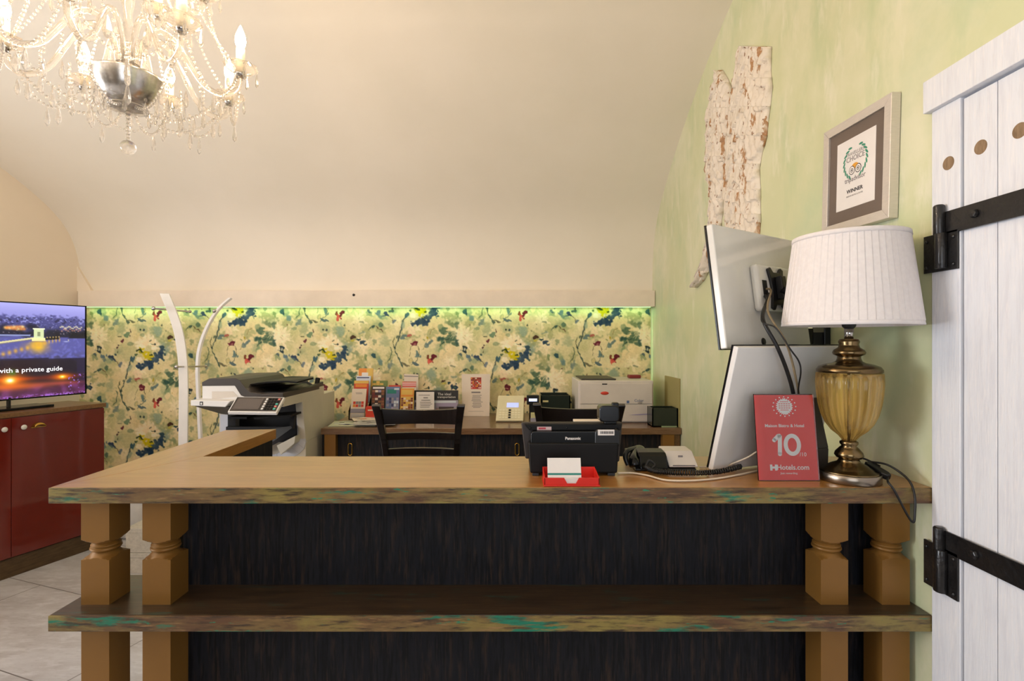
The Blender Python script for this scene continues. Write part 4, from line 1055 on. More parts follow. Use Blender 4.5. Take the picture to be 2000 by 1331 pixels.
# loose cables of the monitors
tanm = M('tan_cable', (120, 104, 78), 0.5)
def cable(name, label, pts, r, m, n=8, cat='cable'):
    mb = MB(m); mb.tube(smooth_path(pts, 10), r, n); o = mb.build(name, mon); o['label'] = label; return o
s0 = mU @ Vector((0.206, -0.032, 0.175)); s1 = mU @ Vector((0.215, -0.034, 0.20))
cable('monitor_cable', 'thick black cable hanging from the upper monitor down behind the red sign', [s0, s0+Vector((-0.008, -0.03, -0.02)), P(1490, 620, 1.63), P(1518, 675, 1.60), P(1538, 725, 1.62), P(1550, 770, 1.635), P(1556, 830, 1.64), P(1560, 921, 1.672)], 0.0062, CAB)
cable('monitor_cable', 'tan cable hanging from the upper monitor beside the thick black one', [s1, s1+Vector((0.003, -0.025, -0.01)), P(1500, 606, 1.62), P(1532, 660, 1.57), P(1546, 700, 1.58), P(1554, 735, 1.59), P(1560, 766, 1.625), P(1570, 830, 1.65), P(1575, 920, 1.676)], 0.0034, tanm)
cable('monitor_cable', 'thin black cable looping out to the right below the upper monitor', [s0+Vector((0.01, -0.004, 0.01)), P(1487, 622, 1.62), P(1515, 638, 1.575), P(1544, 680, 1.55), P(1560, 703, 1.56), P(1564, 725, 1.57), P(1559, 764, 1.62), P(1563, 830, 1.655), P(1582, 919, 1.68)], 0.0024, CAB)

# ================================================================ red sign
sg = thing('counter_sign', 'red acrylic sign with a large white 10 leaning back in front of the lamp', 'sign', (0.853, 1.59, CZ))
A = P(1482, 936, 1.572); A.z = CZ+0.001; B_ = P(1600, 936, 1.572); B_.z = CZ+0.001; D_ = P(1472.5, 767, 1.606); Cc = P(1590.5, 767, 1.606)
ux = (B_-A); SW = ux.length; uy = (D_-A); SH_ = uy.length
mS = plane_mat(A, ux, uy)     # x right, y up, z towards camera
mb = MB(REDC); mb.T = mS; mb.box(0.001, SW-0.001, 0.001, SH_-0.003, -0.0008, 0); mb.build('red_insert', sg)
mb = MB(ACRYL); mb.T = mS; mb.box(0, SW, 0, SH_, 0.0010, 0.0035); mb.build('clear_cover', sg)
mb = MB(CHARC); mb.T = mS; mb.box(0, SW, 0, SH_, -0.004, -0.0010); 
mb.hexa([(SW*0.3, SH_*0.55, -0.004), (SW*0.7, SH_*0.55, -0.004), (SW*0.7, SH_*0.5, -0.004), (SW*0.3, SH_*0.5, -0.004)], [(SW*0.3, 0.018, -0.055), (SW*0.7, 0.018, -0.055), (SW*0.7, 0.013, -0.052), (SW*0.3, 0.013, -0.052)])
mb.build('back_board', sg)
pr_ = MB(WHITEINK)
def SPt(px, py): return ((px-1472-(py-767)*0.058)/118.0*SW, (936-py)/169.0*SH_)
def stext(s, px, py, size, bold=0.0, xs=1.0, mt_=WHITEINK, al='CENTER'):
    x, y = SPt(px, py); text_mb(pr_, s, mS @ plane_mat((x, y, 0.0003), (1, 0, 0), (0, 1, 0)), size, mt_, 0.0002, al, bold, xs=xs)
stext('/10', 1569, 886, 0.017)
stext('Maison Bistro & Hotel', 1533, 830, 0.0135, 0.0002); stext('Hotels.com', 1549, 911, 0.0215, 0.0003); stext('Just rewarding', 1541, 922, 0.009)
pr_.use(WHITEINK); pr_.T = mS
def flat_stroke(mb, pts, wd, z0=0.0, z1=0.0005, closed=False):
    n = len(pts); L_ = []; R_ = []
    for i in range(n):
        if closed: a, b = pts[i-1], pts[(i+1) % n]
        else: a, b = pts[max(i-1, 0)], pts[min(i+1, n-1)]
        dx_, dy_ = b[0]-a[0], b[1]-a[1]; l_ = math.hypot(dx_, dy_) or 1; nx_, ny_ = -dy_/l_*wd/2, dx_/l_*wd/2
        L_.append((pts[i][0]+nx_, pts[i][1]+ny_)); R_.append((pts[i][0]-nx_, pts[i][1]-ny_))
    for i in range(n if closed else n-1):
        j = (i+1) % n
        mb.hexa([(*L_[i], z0), (*L_[j], z0), (*R_[j], z0), (*R_[i], z0)], [(*L_[i], z1), (*L_[j], z1), (*R_[j], z1), (*R_[i], z1)])
    if not closed:
        for p_ in (pts[0], pts[-1]): mb.lathe([(wd/2, z0), (wd/2, z1)], (p_[0], p_[1], 0), 16)
flat_stroke(pr_, [SPt(1512.5, 858), SPt(1521, 849), SPt(1523.5, 849), SPt(1523.5, 885)], 0.0125)
pr_.lathe([(0.00625, 0), (0.00625, 0.0005)], (*SPt(1522.5, 849.5), 0), 16)
zx, zy = SPt(1548, 867)
flat_stroke(pr_, [(zx+0.0205*math.cos(q), zy+0.0275*math.sin(q)) for q in [2*math.pi*k/40 for k in range(40)]], 0.0125, closed=True)
x, y = SPt(1511, 911)
pr_.box(x-0.011, x-0.004, y-0.009, y+0.009, 0, 0.0005); pr_.box(x+0.004, x+0.011, y-0.009, y+0.009, 0, 0.0005); pr_.box(x-0.004, x+0.004, y-0.003, y+0.003, 0, 0.0005)
random.seed(8)
x, y = SPt(1533, 792)
poly = []
for k in range(48):
    t = 2*math.pi*k/48; r = 0.027 if k % 2 else 0.021+0.003*random.random(); poly.append((x+r*math.cos(t)*1.0, y+r*math.sin(t)))
pr_.prism(poly, 0.0004, 'z', 0.0)
for k in range(16):
    t = 2*math.pi*k/16; pr_.lathe([(0.0022, 0.0), (0.0022, 0.0004)], (x+0.034*math.cos(t)*1.05, y+0.030*math.sin(t), 0), 8)
pr_.use(REDC)
for k in range(5):
    yy = y+0.014-0.0065*k; wx = 0.012 if k in (0, 4) else 0.018
    for j in range(5):
        a = x-wx+j*wx*0.42; pr_.box(a, a+wx*0.30, yy, yy+0.0022, 0.0004, 0.0007)
pr_.build('sign_print', sg, recalc=False)

# ================================================================ framed certificate on the right wall
fx = 1.203
cf = thing('picture_frame', 'silver framed award certificate with a brown mount on the green wall', 'picture frame', (1.22, 1.80, 1.93))
FU = Vector((0, -1, -0.035)).normalized(); FV = Vector((0, -0.035, 1)).normalized()
fo = Vector((fx, 1.803, E+0.598)); FM = plane_mat(fo, FU, FV)      # z axis points into the room (-X)
if (FM.to_3x3() @ Vector((0, 0, 1))).x > 0:
    FM = plane_mat(fo, FU, FV); FM = FM @ Matrix.Scale(-1, 4, (0, 0, 1))
FW, FH = 0.354, 0.396
mb = MB(SILVER); mb.T = FM; bw = 0.032
hw, hh = FW/2, FH/2
for quad in (((-hw, -hh), (hw, -hh), (hw-bw, -hh+bw), (-hw+bw, -hh+bw)), ((hw, -hh), (hw, hh), (hw-bw, hh-bw), (hw-bw, -hh+bw)),
             ((hw, hh), (-hw, hh), (-hw+bw, hh-bw), (hw-bw, hh-bw)), ((-hw, hh), (-hw, -hh), (-hw+bw, -hh+bw), (-hw+bw, hh-bw))):
    mb.prism(quad, 0.030, 'z', -0.028)
mb.build('frame', cf, 0.0015)
MOUNT = M('brown_mount', (112, 98, 88), 0.8)
mb = MB(MOUNT); mb.T = FM; mb.box(-hw+bw-0.002, hw-bw+0.002, -hh+bw-0.002, hh-bw+0.002, -0.012, -0.006); mb.build('mount', cf)
mb = MB(PAPER); mb.T = FM; mb.box(-0.101, 0.101, -0.122, 0.124, -0.0059, -0.0050); mb.build('certificate', cf)
pm = MB()
GRN = M('laurel_green_print', (62, 140, 112), 0.7)
ORG = M('orange_print', (226, 160, 60), 0.7)
def ft(s_, x, y, size, mt_, bold=0.0, xs=1.0): text_mb(pm, s_, FM @ plane_mat((x, y, -0.0046), (1, 0, 0), (0, 1, 0)), size, mt_, 0.0002, 'CENTER', bold, xs=xs)
ft("TRAVELLERS'", 0, 0.068, 0.0175, GREYINK); ft('CHOICE', 0, 0.050, 0.026, GREYINK, 0.0002); ft('tripadvisor', 0, -0.022, 0.025, GREYINK, 0.0002)
ft('WINNER', 0, -0.063, 0.0185, INK, 0.0004, 1.15); ft('MAISON BISTRO & HOTEL', 0, -0.080, 0.0075, GREYINK)
pm.T = FM; pm.use(GRN)
for sx in (-1, 1):
    for k in range(9):
        t = math.radians(-62+k*15.5); cx, cy = sx*0.060*math.cos(t), 0.038+0.058*math.sin(t)
        an = math.atan2(math.cos(t), -sx*math.sin(t)) + sx*0.5
        poly = [(cx+0.0105*math.cos(q)*math.cos(an)-0.0038*math.sin(q)*math.sin(an), cy+0.0105*math.cos(q)*math.sin(an)+0.0038*math.sin(q)*math.cos(an)) for q in [2*math.pi*j/12 for j in range(12)]]
        pm.prism(poly, 0.0003, 'z', -0.0048)
pm.use(ORG); pm.prism([(0.022*math.cos(q), 0.012+0.020*math.sin(q)) for q in [math.pi*j/12 for j in range(13)]], 0.0003, 'z', -0.0048)
for sx in (-1, 1):
    for r_, mt_, dz in ((0.0155, INK, 0.0004), (0.0130, PAPER, 0.0006), (0.0075, INK, 0.0008), (0.0055, PAPER, 0.0010), (0.0030, INK, 0.0012)):
        pm.use(mt_); pm.lathe([(r_, -0.0048), (r_, -0.0048+dz)], (sx*0.0165, 0.009, 0), 20)
pm.build('certificate_print', cf, recalc=False)

# ================================================================ carved wings on the right wall
WINGM = mat_layers('chipped_white_paint', (224, 212, 196), [((232, 222, 208), 12.0, 0.45, 0.7, (1, 1, 1)), ((170, 126, 84), 8.0, 0.585, 0.60, (1, 2.2, 0.7)), ((130, 92, 60), 30.0, 0.63, 0.65, (1, 1.4, .6)), ((210, 196, 176), 40.0, 0.5, 0.7, (1, 1, .5))], 0.6, bump=0.3)
def wing(label, rows, seed):
    WXF = WX-0.012
    rr = sorted([(-py, yx(a, WXF), yx(b, WXF)) for py, a, b in rows])
    pyv = np.array([r[0] for r in rr]); ya = np.array([r[1] for r in rr]); yb = np.array([r[2] for r in rr])
    n = 300; m = 48
    pz_ = np.linspace(pyv[0], pyv[-1], n); A_ = np.interp(pz_, pyv, ya); B2 = np.interp(pz_, pyv, yb)
    ZA = E+(HY+pz_)/1000*A_; ZB_ = E+(HY+pz_)/1000*B2; z = (ZA+ZB_)/2; zs = [z[0], z[-1]]
    H, Wd = n, m
    rr_ = np.random.default_rng(seed)
    feathers = fnoise(n, m, 2.0, seed)
    vs = []; fs = []
    mid = (zs[0]+zs[-1])/2
    for i in range(n):
        scal = 0.016*((z[i]*7.5+0.13*seed) % 1.0-0.5)+0.003*math.sin(z[i]*95+seed)
        a, b = A_[i]+scal*1.2, B2[i]-scal*0.8
        for j in range(m):
            u = j/(m-1); y = a+(b-a)*u
            dome = 0.014+0.026*max(0.0, math.sin(math.pi*u))**0.55
            ridge = abs(math.sin(z[i]*30+u*9.0+1.3*math.sin(u*7+seed)))          # long feathers
            barb = 0.5+0.5*math.sin((u*abs(b-a))*150+z[i]*22)
            tip = (z[i]*16+0.35*math.sin(u*20)) % 1.0
            yy_ = u*abs(b-a)
            row = math.floor(z[i]*9+0.5*math.sin(u*9)+seed); off = (row*0.37) % 1.0
            vane = abs(math.sin(math.pi*(yy_/0.042+off+0.35*math.sin(z[i]*14+row))))
            fr_ = (z[i]*9+0.5*math.sin(u*9)+seed) % 1.0
            h = dome+0.014*vane**0.5-0.012*fr_+0.0022*barb*math.sin(math.pi*u)+0.0010*feathers[i, j]
            if j in (0, m-1): h = 0.004
            vs.append((WX-h, y, ZA[i]+(ZB_[i]-ZA[i])*u))
    for i in range(n-1):
        for j in range(m-1): fs.append((i*m+j, i*m+j+1, (i+1)*m+j+1, (i+1)*m+j))
    # back and rim
    b0 = len(vs)
    for i in range(n): vs.append((WX-0.0006, A_[i], ZA[i])); vs.append((WX-0.0006, B2[i], ZB_[i]))
    for i in range(n-1):
        fs.append((b0+2*i, b0+2*i+1, b0+2*i+3, b0+2*i+2))
        fs.append((i*m, (i+1)*m, b0+2*i+2, b0+2*i)); fs.append((i*m+m-1, b0+2*i+1, b0+2*i+3, (i+1)*m+m-1))
    fs.append(tuple(range(m))+(b0+1, b0)); fs.append(tuple((n-1)*m+j for j in range(m))+(b0+2*(n-1)+1, b0+2*(n-1)))
    mb = MB(WINGM); mb.add(vs, fs, True)
    o = mb.build('carved_wing'); return tag(o, label, 'wall carving', 'carved wooden wings')
wing('broad carved wooden wing in chipped white paint, taller of the two on the green wall',
     [(88, 1446.6, 1503), (102, 1443, 1502.5), (134, 1437, 1502), (150, 1435, 1503), (167, 1432, 1505), (199, 1428, 1501.5), (231, 1426.6, 1497), (264, 1421, 1494), (280, 1421, 1490), (296, 1421, 1485), (328, 1417, 1479.5), (361, 1416, 1481.5), (393, 1417.5, 1481.5), (425, 1419, 1482), (460, 1421, 1480), (500, 1424, 1470), (540, 1430, 1455)], 3)
wing('slim carved wooden wing in chipped white paint, its tip showing left of the upper monitor',
     [(134, 1403, 1409), (151, 1398, 1419), (167, 1393, 1424.6), (199, 1387, 1427), (231, 1381, 1425.6), (264, 1383, 1419), (296, 1381, 1419), (328, 1380, 1416), (345, 1383, 1415), (361, 1388.5, 1415), (393, 1389, 1412.7), (425, 1388, 1407), (460, 1386, 1402), (490, 1381, 1394), (520, 1371, 1385), (545, 1360, 1373), (559, 1356, 1360)], 9)

# ================================================================ copier
cp = thing('copier', 'large cream office copier with dark feeder and tilted control panel behind the counter wing', 'copier', (-1.71, 3.50, 0))
XR = -1.421
# body with a front frame and a dark output cavity
mb = MB(COPIERW)
mb.box(-2.02, XR, 3.53, 4.10, 0.04, 0.86)
mb.box(-2.02, XR, 3.86, 4.10, 0.86, 1.14)
mb.prism([(3.47, 1.12), (3.53, 0.84), (3.859, 0.84), (3.859, 1.14), (3.47, 1.14)], 0.05, 'x', XR-0.049)
mb.prism([(3.53, 0.84), (3.86, 0.84), (3.86, 1.14), (3.53, 1.14)], 0.05, 'x', -2.02)
mb.build('body', cp, 0.004)
# curved pale front frame: right pillar bending to the lower left
mb = MB(COPIERB)
fr_o = [(597, 813), (597, 862), (594, 874), (584, 884), (548, 903), (515, 905)]
fr_i = [(579, 813), (580, 846), (577, 860), (568, 870), (540, 884), (515, 888)]
Yf = 3.525
for i in range(len(fr_o)-1):
    q = [P(*fr_o[i], Yf), P(*fr_o[i+1], Yf), P(*fr_i[i+1], Yf), P(*fr_i[i], Yf)]
    mb.hexa(q, [p_+Vector((0, 0.03, 0)) for p_ in q])
mb.build('front_frame', cp, 0.002)
mb = MB(COPIERB); mb.box(PX(430, Yf), PX(445, Yf), Yf, Yf+0.10, 0.60, 1.03); mb.build('front_pillar', cp, 0.002)
mb = MB(BLACK)
mb.box(PX(446, 3.6), PX(578, 3.6), 3.70, 3.855, 0.845, 1.11)
mb.box(PX(446, 3.53), PX(580, 3.53), 3.50, 3.528, 0.845, 0.95)
mb.hexa([P(484, 842, 3.50), P(578, 828, 3.50), P(578, 844, 3.46), P(500, 884, 3.46)], [P(484, 842, 3.56), P(578, 828, 3.56), P(578, 844, 3.52), P(500, 884, 3.52)])
mb.build('output_cavity', cp)
mb = MB(CHARC)
q = [P(445, 812, 3.30), P(482, 812, 3.30), P(482, 816, 3.30), P(445, 816, 3.30)]; mb.hexa(q, [p_+Vector((0, 0.2, 0)) for p_ in q])
q = [P(496, 813, 3.32), P(568, 808, 3.32), P(568, 812, 3.32), P(497, 817, 3.32)]; mb.hexa(q, [p_+Vector((0, 0.2, 0)) for p_ in q])
q = [P(566, 812, 3.42), P(576, 808, 3.42), P(572, 836, 3.42), P(566, 826, 3.42)]; mb.hexa(q, [p_+Vector((0, 0.03, 0)) for p_ in q])
mb.build('output_guide', cp)
mb = MB(COPIERW)
q = [P(540, 866, 3.40), P(577, 849, 3.40), P(577, 857, 3.40), P(548, 888, 3.40)]
q = [P(540, 868, 3.44), P(577, 849, 3.44), P(575, 864, 3.44), P(548, 886, 3.44)]
mb.hexa(q, [p_+Vector((0, 0.10, 0)) for p_ in q]); mb.build('drawer_front', cp, 0.003)
# scanner unit overhanging forward
Ys = 3.18
sz0, sz1 = PZ(796, Ys), PZ(776, Ys)
mb = MB(COPIERW)
mb.box(PX(395, Ys), XR, Ys, 3.86, PZ(790, Ys), PZ(770, Ys))
mb.prism([(Ys, PZ(792, Ys)), (3.862, 1.12), (3.862, 1.20), (Ys, PZ(772, Ys))], 0.06, 'x', XR-0.057)
mb.prism([(3.47, 1.12), (3.86, 1.12), (3.86, 1.20), (3.30, 1.20)], 0.576, 'x', XR-0.58)
mb.build('scanner_body', cp)
# white ADF front cheek
prf = [(395, 751), (458, 750), (464, 754), (480, 772), (553, 775), (553, 784), (395, 784)]
mb = MB(WHITEP)
mb.prism([(PX(a, Ys-0.005), PZ(b, Ys-0.005)) for a, b in prf], 0.28, 'y', Ys-0.005); mb.build('feeder_cheek', cp, 0.003)
mb = MB(LGREY)
q = [P(414, 762, Ys-0.007), P(455, 762, Ys-0.007), P(465, 772, Ys-0.007), P(414, 777, Ys-0.007)]; mb.hexa(q, [p_+Vector((0, 0.004, 0)) for p_ in q]); o = mb.build('recessed_grip', cp); 
# dark feeder top
prf = [(394, 744), (408, 737), (458, 736), (468, 740), (480, 756), (490, 764), (512, 767), (553, 765), (553, 776), (480, 774), (470, 770), (458, 751), (394, 751.5)]
mb = MB(DGREY)
mb.prism([(PX(a, Ys-0.008), PZ(b, Ys-0.008)) for a, b in prf], 0.60, 'y', Ys-0.008); mb.build('feeder_cover', cp, 0.004)
mb = MB(DGREY)
mb.prism([(Ys, PZ(775, Ys)), (3.86, 1.20), (3.86, 1.232), (3.6, 1.215), (Ys, PZ(766, Ys))], 0.03, 'x', XR-0.03); mb.build('lid_edge', cp, 0.004)
mb = MB(DGREY)
q = [P(428, 735, 3.35), P(486, 726, 3.75), P(540, 728, 3.75), P(478, 738, 3.35)]; mb.hexa(q, [p_+Vector((0, 0, -0.008)) for p_ in q])
mb.build('feeder_flap', cp, 0.001)
mb = MB(CHARC)
q = [P(488, 748, 3.30), P(516, 741, 3.55), P(578, 732, 3.62), P(615, 733, 3.72), P(606, 738, 3.60), P(572, 744, 3.30), P(560, 742, 3.30), P(520, 744, 3.30)]
pts = [(488, 748, 3.25), (520, 743, 3.25), (560, 741, 3.25), (580, 743, 3.25), (612, 735, 3.40), (612, 733, 3.70), (570, 732, 3.75), (512, 737, 3.75)]
vs = [tuple(P(*p_)) for p_ in pts]; vs2 = [(v[0], v[1], v[2]-0.010) for v in vs]; n = len(vs)
mb.add(vs+vs2, [tuple(range(n)), tuple(range(n, 2*n))[::-1]]+[(i, (i+1) % n, n+(i+1) % n, n+i) for i in range(n)])
mb.build('document_tray', cp, 0.001)
mb = MB(BLACK)
vs = [tuple(P(*p_)) for p_ in [(486, 752, 3.24), (493, 762, 3.24), (556, 764, 3.22), (618, 752, 3.74), (600, 742, 3.78), (510, 742, 3.78)]]
vs2 = [(v[0], v[1], v[2]-0.012) for v in vs]; n = len(vs)
mb.add(vs+vs2, [tuple(range(n)), tuple(range(n, 2*n))[::-1]]+[(i, (i+1) % n, n+(i+1) % n, n+i) for i in range(n)])
mb.build('paper_bed', cp)
mb = MB(CHARC); mb.tube([(XR-0.02, 3.77, 1.19), (XR-0.02, 3.80, 1.26)], 0.018, 8); mb.build('hinge', cp)
# left shelf strip and its dark underside
Yc = 3.08
mb = MB(WHITEP); q = [P(372, 779, Yc), P(450, 781, Yc), P(440, 793, Yc), P(372, 790, Yc)]; mb.hexa(q, [p_+Vector((0, 0.13, 0)) for p_ in q]); mb.build('side_ledge', cp, 0.004)
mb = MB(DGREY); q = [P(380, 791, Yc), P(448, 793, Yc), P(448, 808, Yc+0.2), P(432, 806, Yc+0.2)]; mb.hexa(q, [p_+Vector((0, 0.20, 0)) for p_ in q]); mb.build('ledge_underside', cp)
mb = MB(INK); q = [P(390, 782, Yc-0.002), P(396, 782, Yc-0.002), P(396, 789, Yc-0.002), P(390, 789, Yc-0.002)]; mb.hexa(q, [p_+Vector((0, 0.002, 0)) for p_ in q])
mb.use(WHITEP); q = [P(391.5, 784, Yc-0.003), P(394.5, 784, Yc-0.003), P(394.5, 788, Yc-0.003), P(391.5, 788, Yc-0.003)]; mb.hexa(q, [p_+Vector((0, 0.0015, 0)) for p_ in q])
mb.build('maker_badge', cp)
# tilted control panel
A4 = [P(444, 802, 2.98), P(540, 803, 2.98), P(556, 773, 3.10), P(462, 772, 3.10)]
mpn = plane_mat(A4[0], A4[1]-A4[0], A4[3]-A4[0])
def cpq(u0, u1, v0, v1, lift):
    def L(u, v):
        a = A4[0].lerp(A4[1], u); b = A4[3].lerp(A4[2], u); return a.lerp(b, v)+mpn.to_3x3() @ Vector((0, 0, lift))
    return [L(u0, v0), L(u1, v0), L(u1, v1), L(u0, v1)]
mb = MB(WHITEP); mb.hexa(cpq(0, 1, 0, 1, -0.022), cpq(0, 1, 0, 1, 0)); panel = mb.build('control_panel', cp, 0.004)
mb = MB(DGREY); mb.hexa(cpq(0.03, 0.97, 0.06, 0.94, 0.0), cpq(0.03, 0.97, 0.06, 0.94, 0.002)); mb.build('panel_face', panel)
mb = MB(M('unlit_touch_screen', (96, 88, 84), 0.15)); mb.hexa(cpq(0.07, 0.60, 0.16, 0.86, 0.002), cpq(0.07, 0.60, 0.16, 0.86, 0.003)); mb.build('touch_screen', panel)
for r in range(5):
    for c in range(5):
        u0 = 0.655+c*0.062; v0 = 0.14+r*0.155
        mt_ = WHITEP if c == 0 else CHARC
        if c == 4: mt_ = [M('green_button', (90, 190, 170), 0.4), M('pink_button', (220, 130, 120), 0.4), M('green_button', (90, 190, 170), 0.4), CHARC, M('pink_button', (220, 130, 120), 0.4)][r]
        mb = MB(mt_); mb.hexa(cpq(u0, u0+0.042, v0, v0+0.09, 0.002), cpq(u0, u0+0.042, v0, v0+0.09, 0.006)); mb.build('button', panel)

# ================================================================ coat rack
cr = thing('coat_rack', 'white metal coat rack with two bowed uprights beside the copier', 'coat rack', (-2.38, 3.70, 0))
def bowpath(pts, Y0, Y1):
    n = len(pts); return smooth_path([P(px, py, Y0+(Y1-Y0)*i/(n-1)) for i, (px, py) in enumerate(pts)], 5)
p1 = bowpath([(322, 571), (337, 608), (350, 650), (357, 700), (359, 760), (358, 865)], 3.55, 3.62)
last = p1[-1]
p1 = p1+smooth_path([last, (last.x+0.01, 3.63, 0.55), (last.x+0.03, 3.72, 0.16), (last.x+0.05, 3.86, 0.012)], 6)[1:]
mb = MB(WHITEMET); mb.ribbon(p1, (1, 0.35, 0), 0.056, 0.026); mb.build('upright', cr, 0.002)
p2 = bowpath([(450, 580), (428, 600), (408, 630), (392, 670), (386, 712), (388, 780), (392, 865)], 3.92, 3.86)
last = p2[-1]
p2 = p2+smooth_path([last, (last.x+0.02, 3.86, 0.55), (last.x+0.10, 3.90, 0.16), (last.x+0.2, 3.95, 0.012)], 6)[1:]
mb = MB(WHITEMET); mb.ribbon(p2, (1, -0.5, 0), [0.032]*len(p2), 0.018); mb.build('upright', cr, 0.002)
for (a, b) in ((P(300, 600, 3.48), P(371, 606, 3.80)), (P(345, 714, 3.50), P(402, 713, 3.90))):
    mb = MB(CHROME); mb.tube([a, b], 0.0065, 10)
    mb.ball(tuple(a), 0.014); mb.ball(tuple(b), 0.012)
    o = mb.build('hanging_rod', cr); o['label'] = 'chrome rod with ball ends'
mb = MB(CHROME); mb.ball(tuple(P(419, 605, 3.90)), 0.016); mb.tube([P(419, 605, 3.90), P(424, 604, 3.98)], 0.006, 8); mb.build('hook', cr)
# stone look boxes seen between the posts, and the pale bin above them
STONE = M('speckled_box_board', (198, 192, 180), 0.7, rgb2=(182, 176, 164), nscale=60)
for k, (z0, z1, lb) in enumerate(((0.0, 0.135, 'lower of two stacked pale grey boxes on the floor behind the left posts'), (0.137, 0.300, 'upper of two stacked pale grey boxes on the floor behind the left posts'))):
    mb = MB(STONE); mb.box(-2.55, -2.383, 3.38, 3.70, z0, z1-0.028)
    mb2 = MB(STONE); mb2.box(-2.553, -2.38, 3.377, 3.703, z1-0.030, z1)
    t = thing('storage_box', lb, 'box', (-2.465, 3.54, z0)); mb.build('carton', t, 0.002); mb2.build('lid', t, 0.002)
    t['group'] = 'stacked pale boxes behind the counter'
mb = MB(WHITEP); mb.lathe([(0.13, 0.0), (0.15, 0.02), (0.165, 0.30), (0.155, 0.40), (0.10, 0.50), (0.03, 0.545)], (-2.98, 4.10, 0), 28)
o = mb.build('waste_bin'); tag(o, 'white rounded bin glimpsed between the two left gold posts', 'bin')

# ================================================================ black terminal on the counter
tz = CZ+0.001
tm_ = thing('payment_terminal', 'black counter terminal seen from behind with two stickers and small top display', 'terminal', (0.2, 1.70, tz))
mb = MB(CHARC)
yb0 = 1.625
mb.prism([(0.058, tz+0.008), (0.335, tz+0.008), (0.340, tz+0.105), (0.052, tz+0.105)], 0.15, 'y', yb0)
mb.build('base', tm_, 0.006, 3)
for xa, xb in ((0.065, 0.085), (0.305, 0.328)): mb = MB(BLACK); mb.box(xa, xb, yb0+0.005, yb0+0.13, tz, tz+0.008); mb.build('foot', tm_)
mb = MB(M('brown_black_plastic', (48, 41, 38), 0.5)); q = [P(1018, 824, 1.68), P(1217, 824, 1.68), P(1212, 900, 1.655), P(1026, 894, 1.655), ]
mb.hexa([P(1018, 823, 1.665), P(1216, 823, 1.665), P(1210, 900, 1.665), P(1026, 894, 1.665)], [P(1018, 823, 1.665)+Vector((0, .025, 0)), P(1216, 823, 1.665)+Vector((0, .025, 0)), P(1210, 900, 1.665)+Vector((0, .025, 0)), P(1026, 894, 1.665)+Vector((0, .025, 0))])
mb.build('screen_back', tm_, 0.005, 3)
mb = MB(CHARC); q = [P(1024, 826, 1.650), P(1215, 826, 1.650), P(1213, 838, 1.650), P(1034, 838, 1.650)]; mb.hexa(q, [p_+Vector((0, 0.016, 0)) for p_ in q]); mb.build('top_bar', tm_, 0.002)
def rrect(px0, py0, px1, py1, r, Y):
    o_ = []
    for (cx, cy, a0) in ((px1-r, py0+r, -90), (px1-r, py1-r, 0), (px0+r, py1-r, 90), (px0+r, py0+r, 180)):
        for k in range(7):
            a = math.radians(a0+15*k); o_.append((PX(cx+r*math.cos(a), Y), PZ(cy+r*math.sin(a), Y)))
    return o_
mb = MB(BLACKG); mb.prism(rrect(1037, 840, 1170, 874, 7, 1.632), 0.020, 'y', 1.632); mb.build('rear_cover', tm_, 0.003, 3)
mb = MB(BLACK); mb.prism(rrect(1162, 836, 1212, 873, 9, 1.628), 0.026, 'y', 1.628); mb.build('side_housing', tm_, 0.005, 3)
mb = MB(BLACKG); mb.prism(rrect(1171, 790, 1210, 822, 8, 1.63), 0.055, 'y', 1.63); mb.box(PX(1196, 1.66), PX(1209, 1.66), 1.66, 1.68, PZ(792, 1.66), PZ(784, 1.66)); mb.box(PX(1180, 1.65), PX(1205, 1.65), 1.645, 1.67, PZ(826, 1.65), PZ(815, 1.65)); mb.build('customer_display', tm_, 0.004, 3)
for px in (1036, 1107, 1207):
    mb = MB(BLACKG); mb.ball((PX(px, 1.65), 1.65, PZ(833 if px < 1200 else 834, 1.65)), 0.003, n=8, m=6); mb.build('screw', tm_)
mb = MB(M('pink_label', (206, 178, 178), 0.6)); q = [P(1049, 831, 1.6495), P(1077, 831, 1.6495), P(1077, 837.5, 1.6495), P(1049, 837.5, 1.6495)]; mb.hexa(q, [p_+Vector((0, 0.0006, 0)) for p_ in q])
mb.use(M('red_print', (180, 70, 80), 0.6)); q = [P(1052, 832.6, 1.649), P(1066, 832.6, 1.649), P(1066, 836, 1.649), P(1052, 836, 1.649)]; mb.hexa(q, [p_+Vector((0, 0.0006, 0)) for p_ in q]); o = mb.build('sticker', tm_); o['label'] = 'small pink sticker with red print'
mb = MB(PAPER); q = [P(1168, 837, 1.6255), P(1200, 837, 1.6255), P(1200, 848, 1.6255), P(1168, 848, 1.6255)]; mb.hexa(q, [p_+Vector((0, 0.003, 0)) for p_ in q])
mb.use(INK)
random.seed(3); px = 1172.5
while px < 1197:
    w_ = random.uniform(0.5, 1.3); q = [P(px, 840, 1.625), P(px+w_, 840, 1.625), P(px+w_, 845, 1.625), P(px, 845, 1.625)]; mb.hexa(q, [p_+Vector((0, 0.0008, 0)) for p_ in q]); px += w_+random.uniform(0.5, 1.2)
o = mb.build('barcode_sticker', tm_); o['label'] = 'white barcode sticker'
tx = MB(); text_mb(tx, 'Panasonic', plane_mat(P(1119, 854, 1.6312), (1, 0, 0), (0, 0, 1)), 0.0125, WHITEINK, 0.0003, 'CENTER', 0.0003, xs=1.0); tx.build('lettering', tm_, recalc=False)
mb = MB(PINKPAPER); mb.box(PX(1122, 1.70), PX(1172, 1.70), 1.695, 1.74, PZ(822, 1.7)-0.002, PZ(819.5, 1.7)); mb.build('paper_slip', tm_)

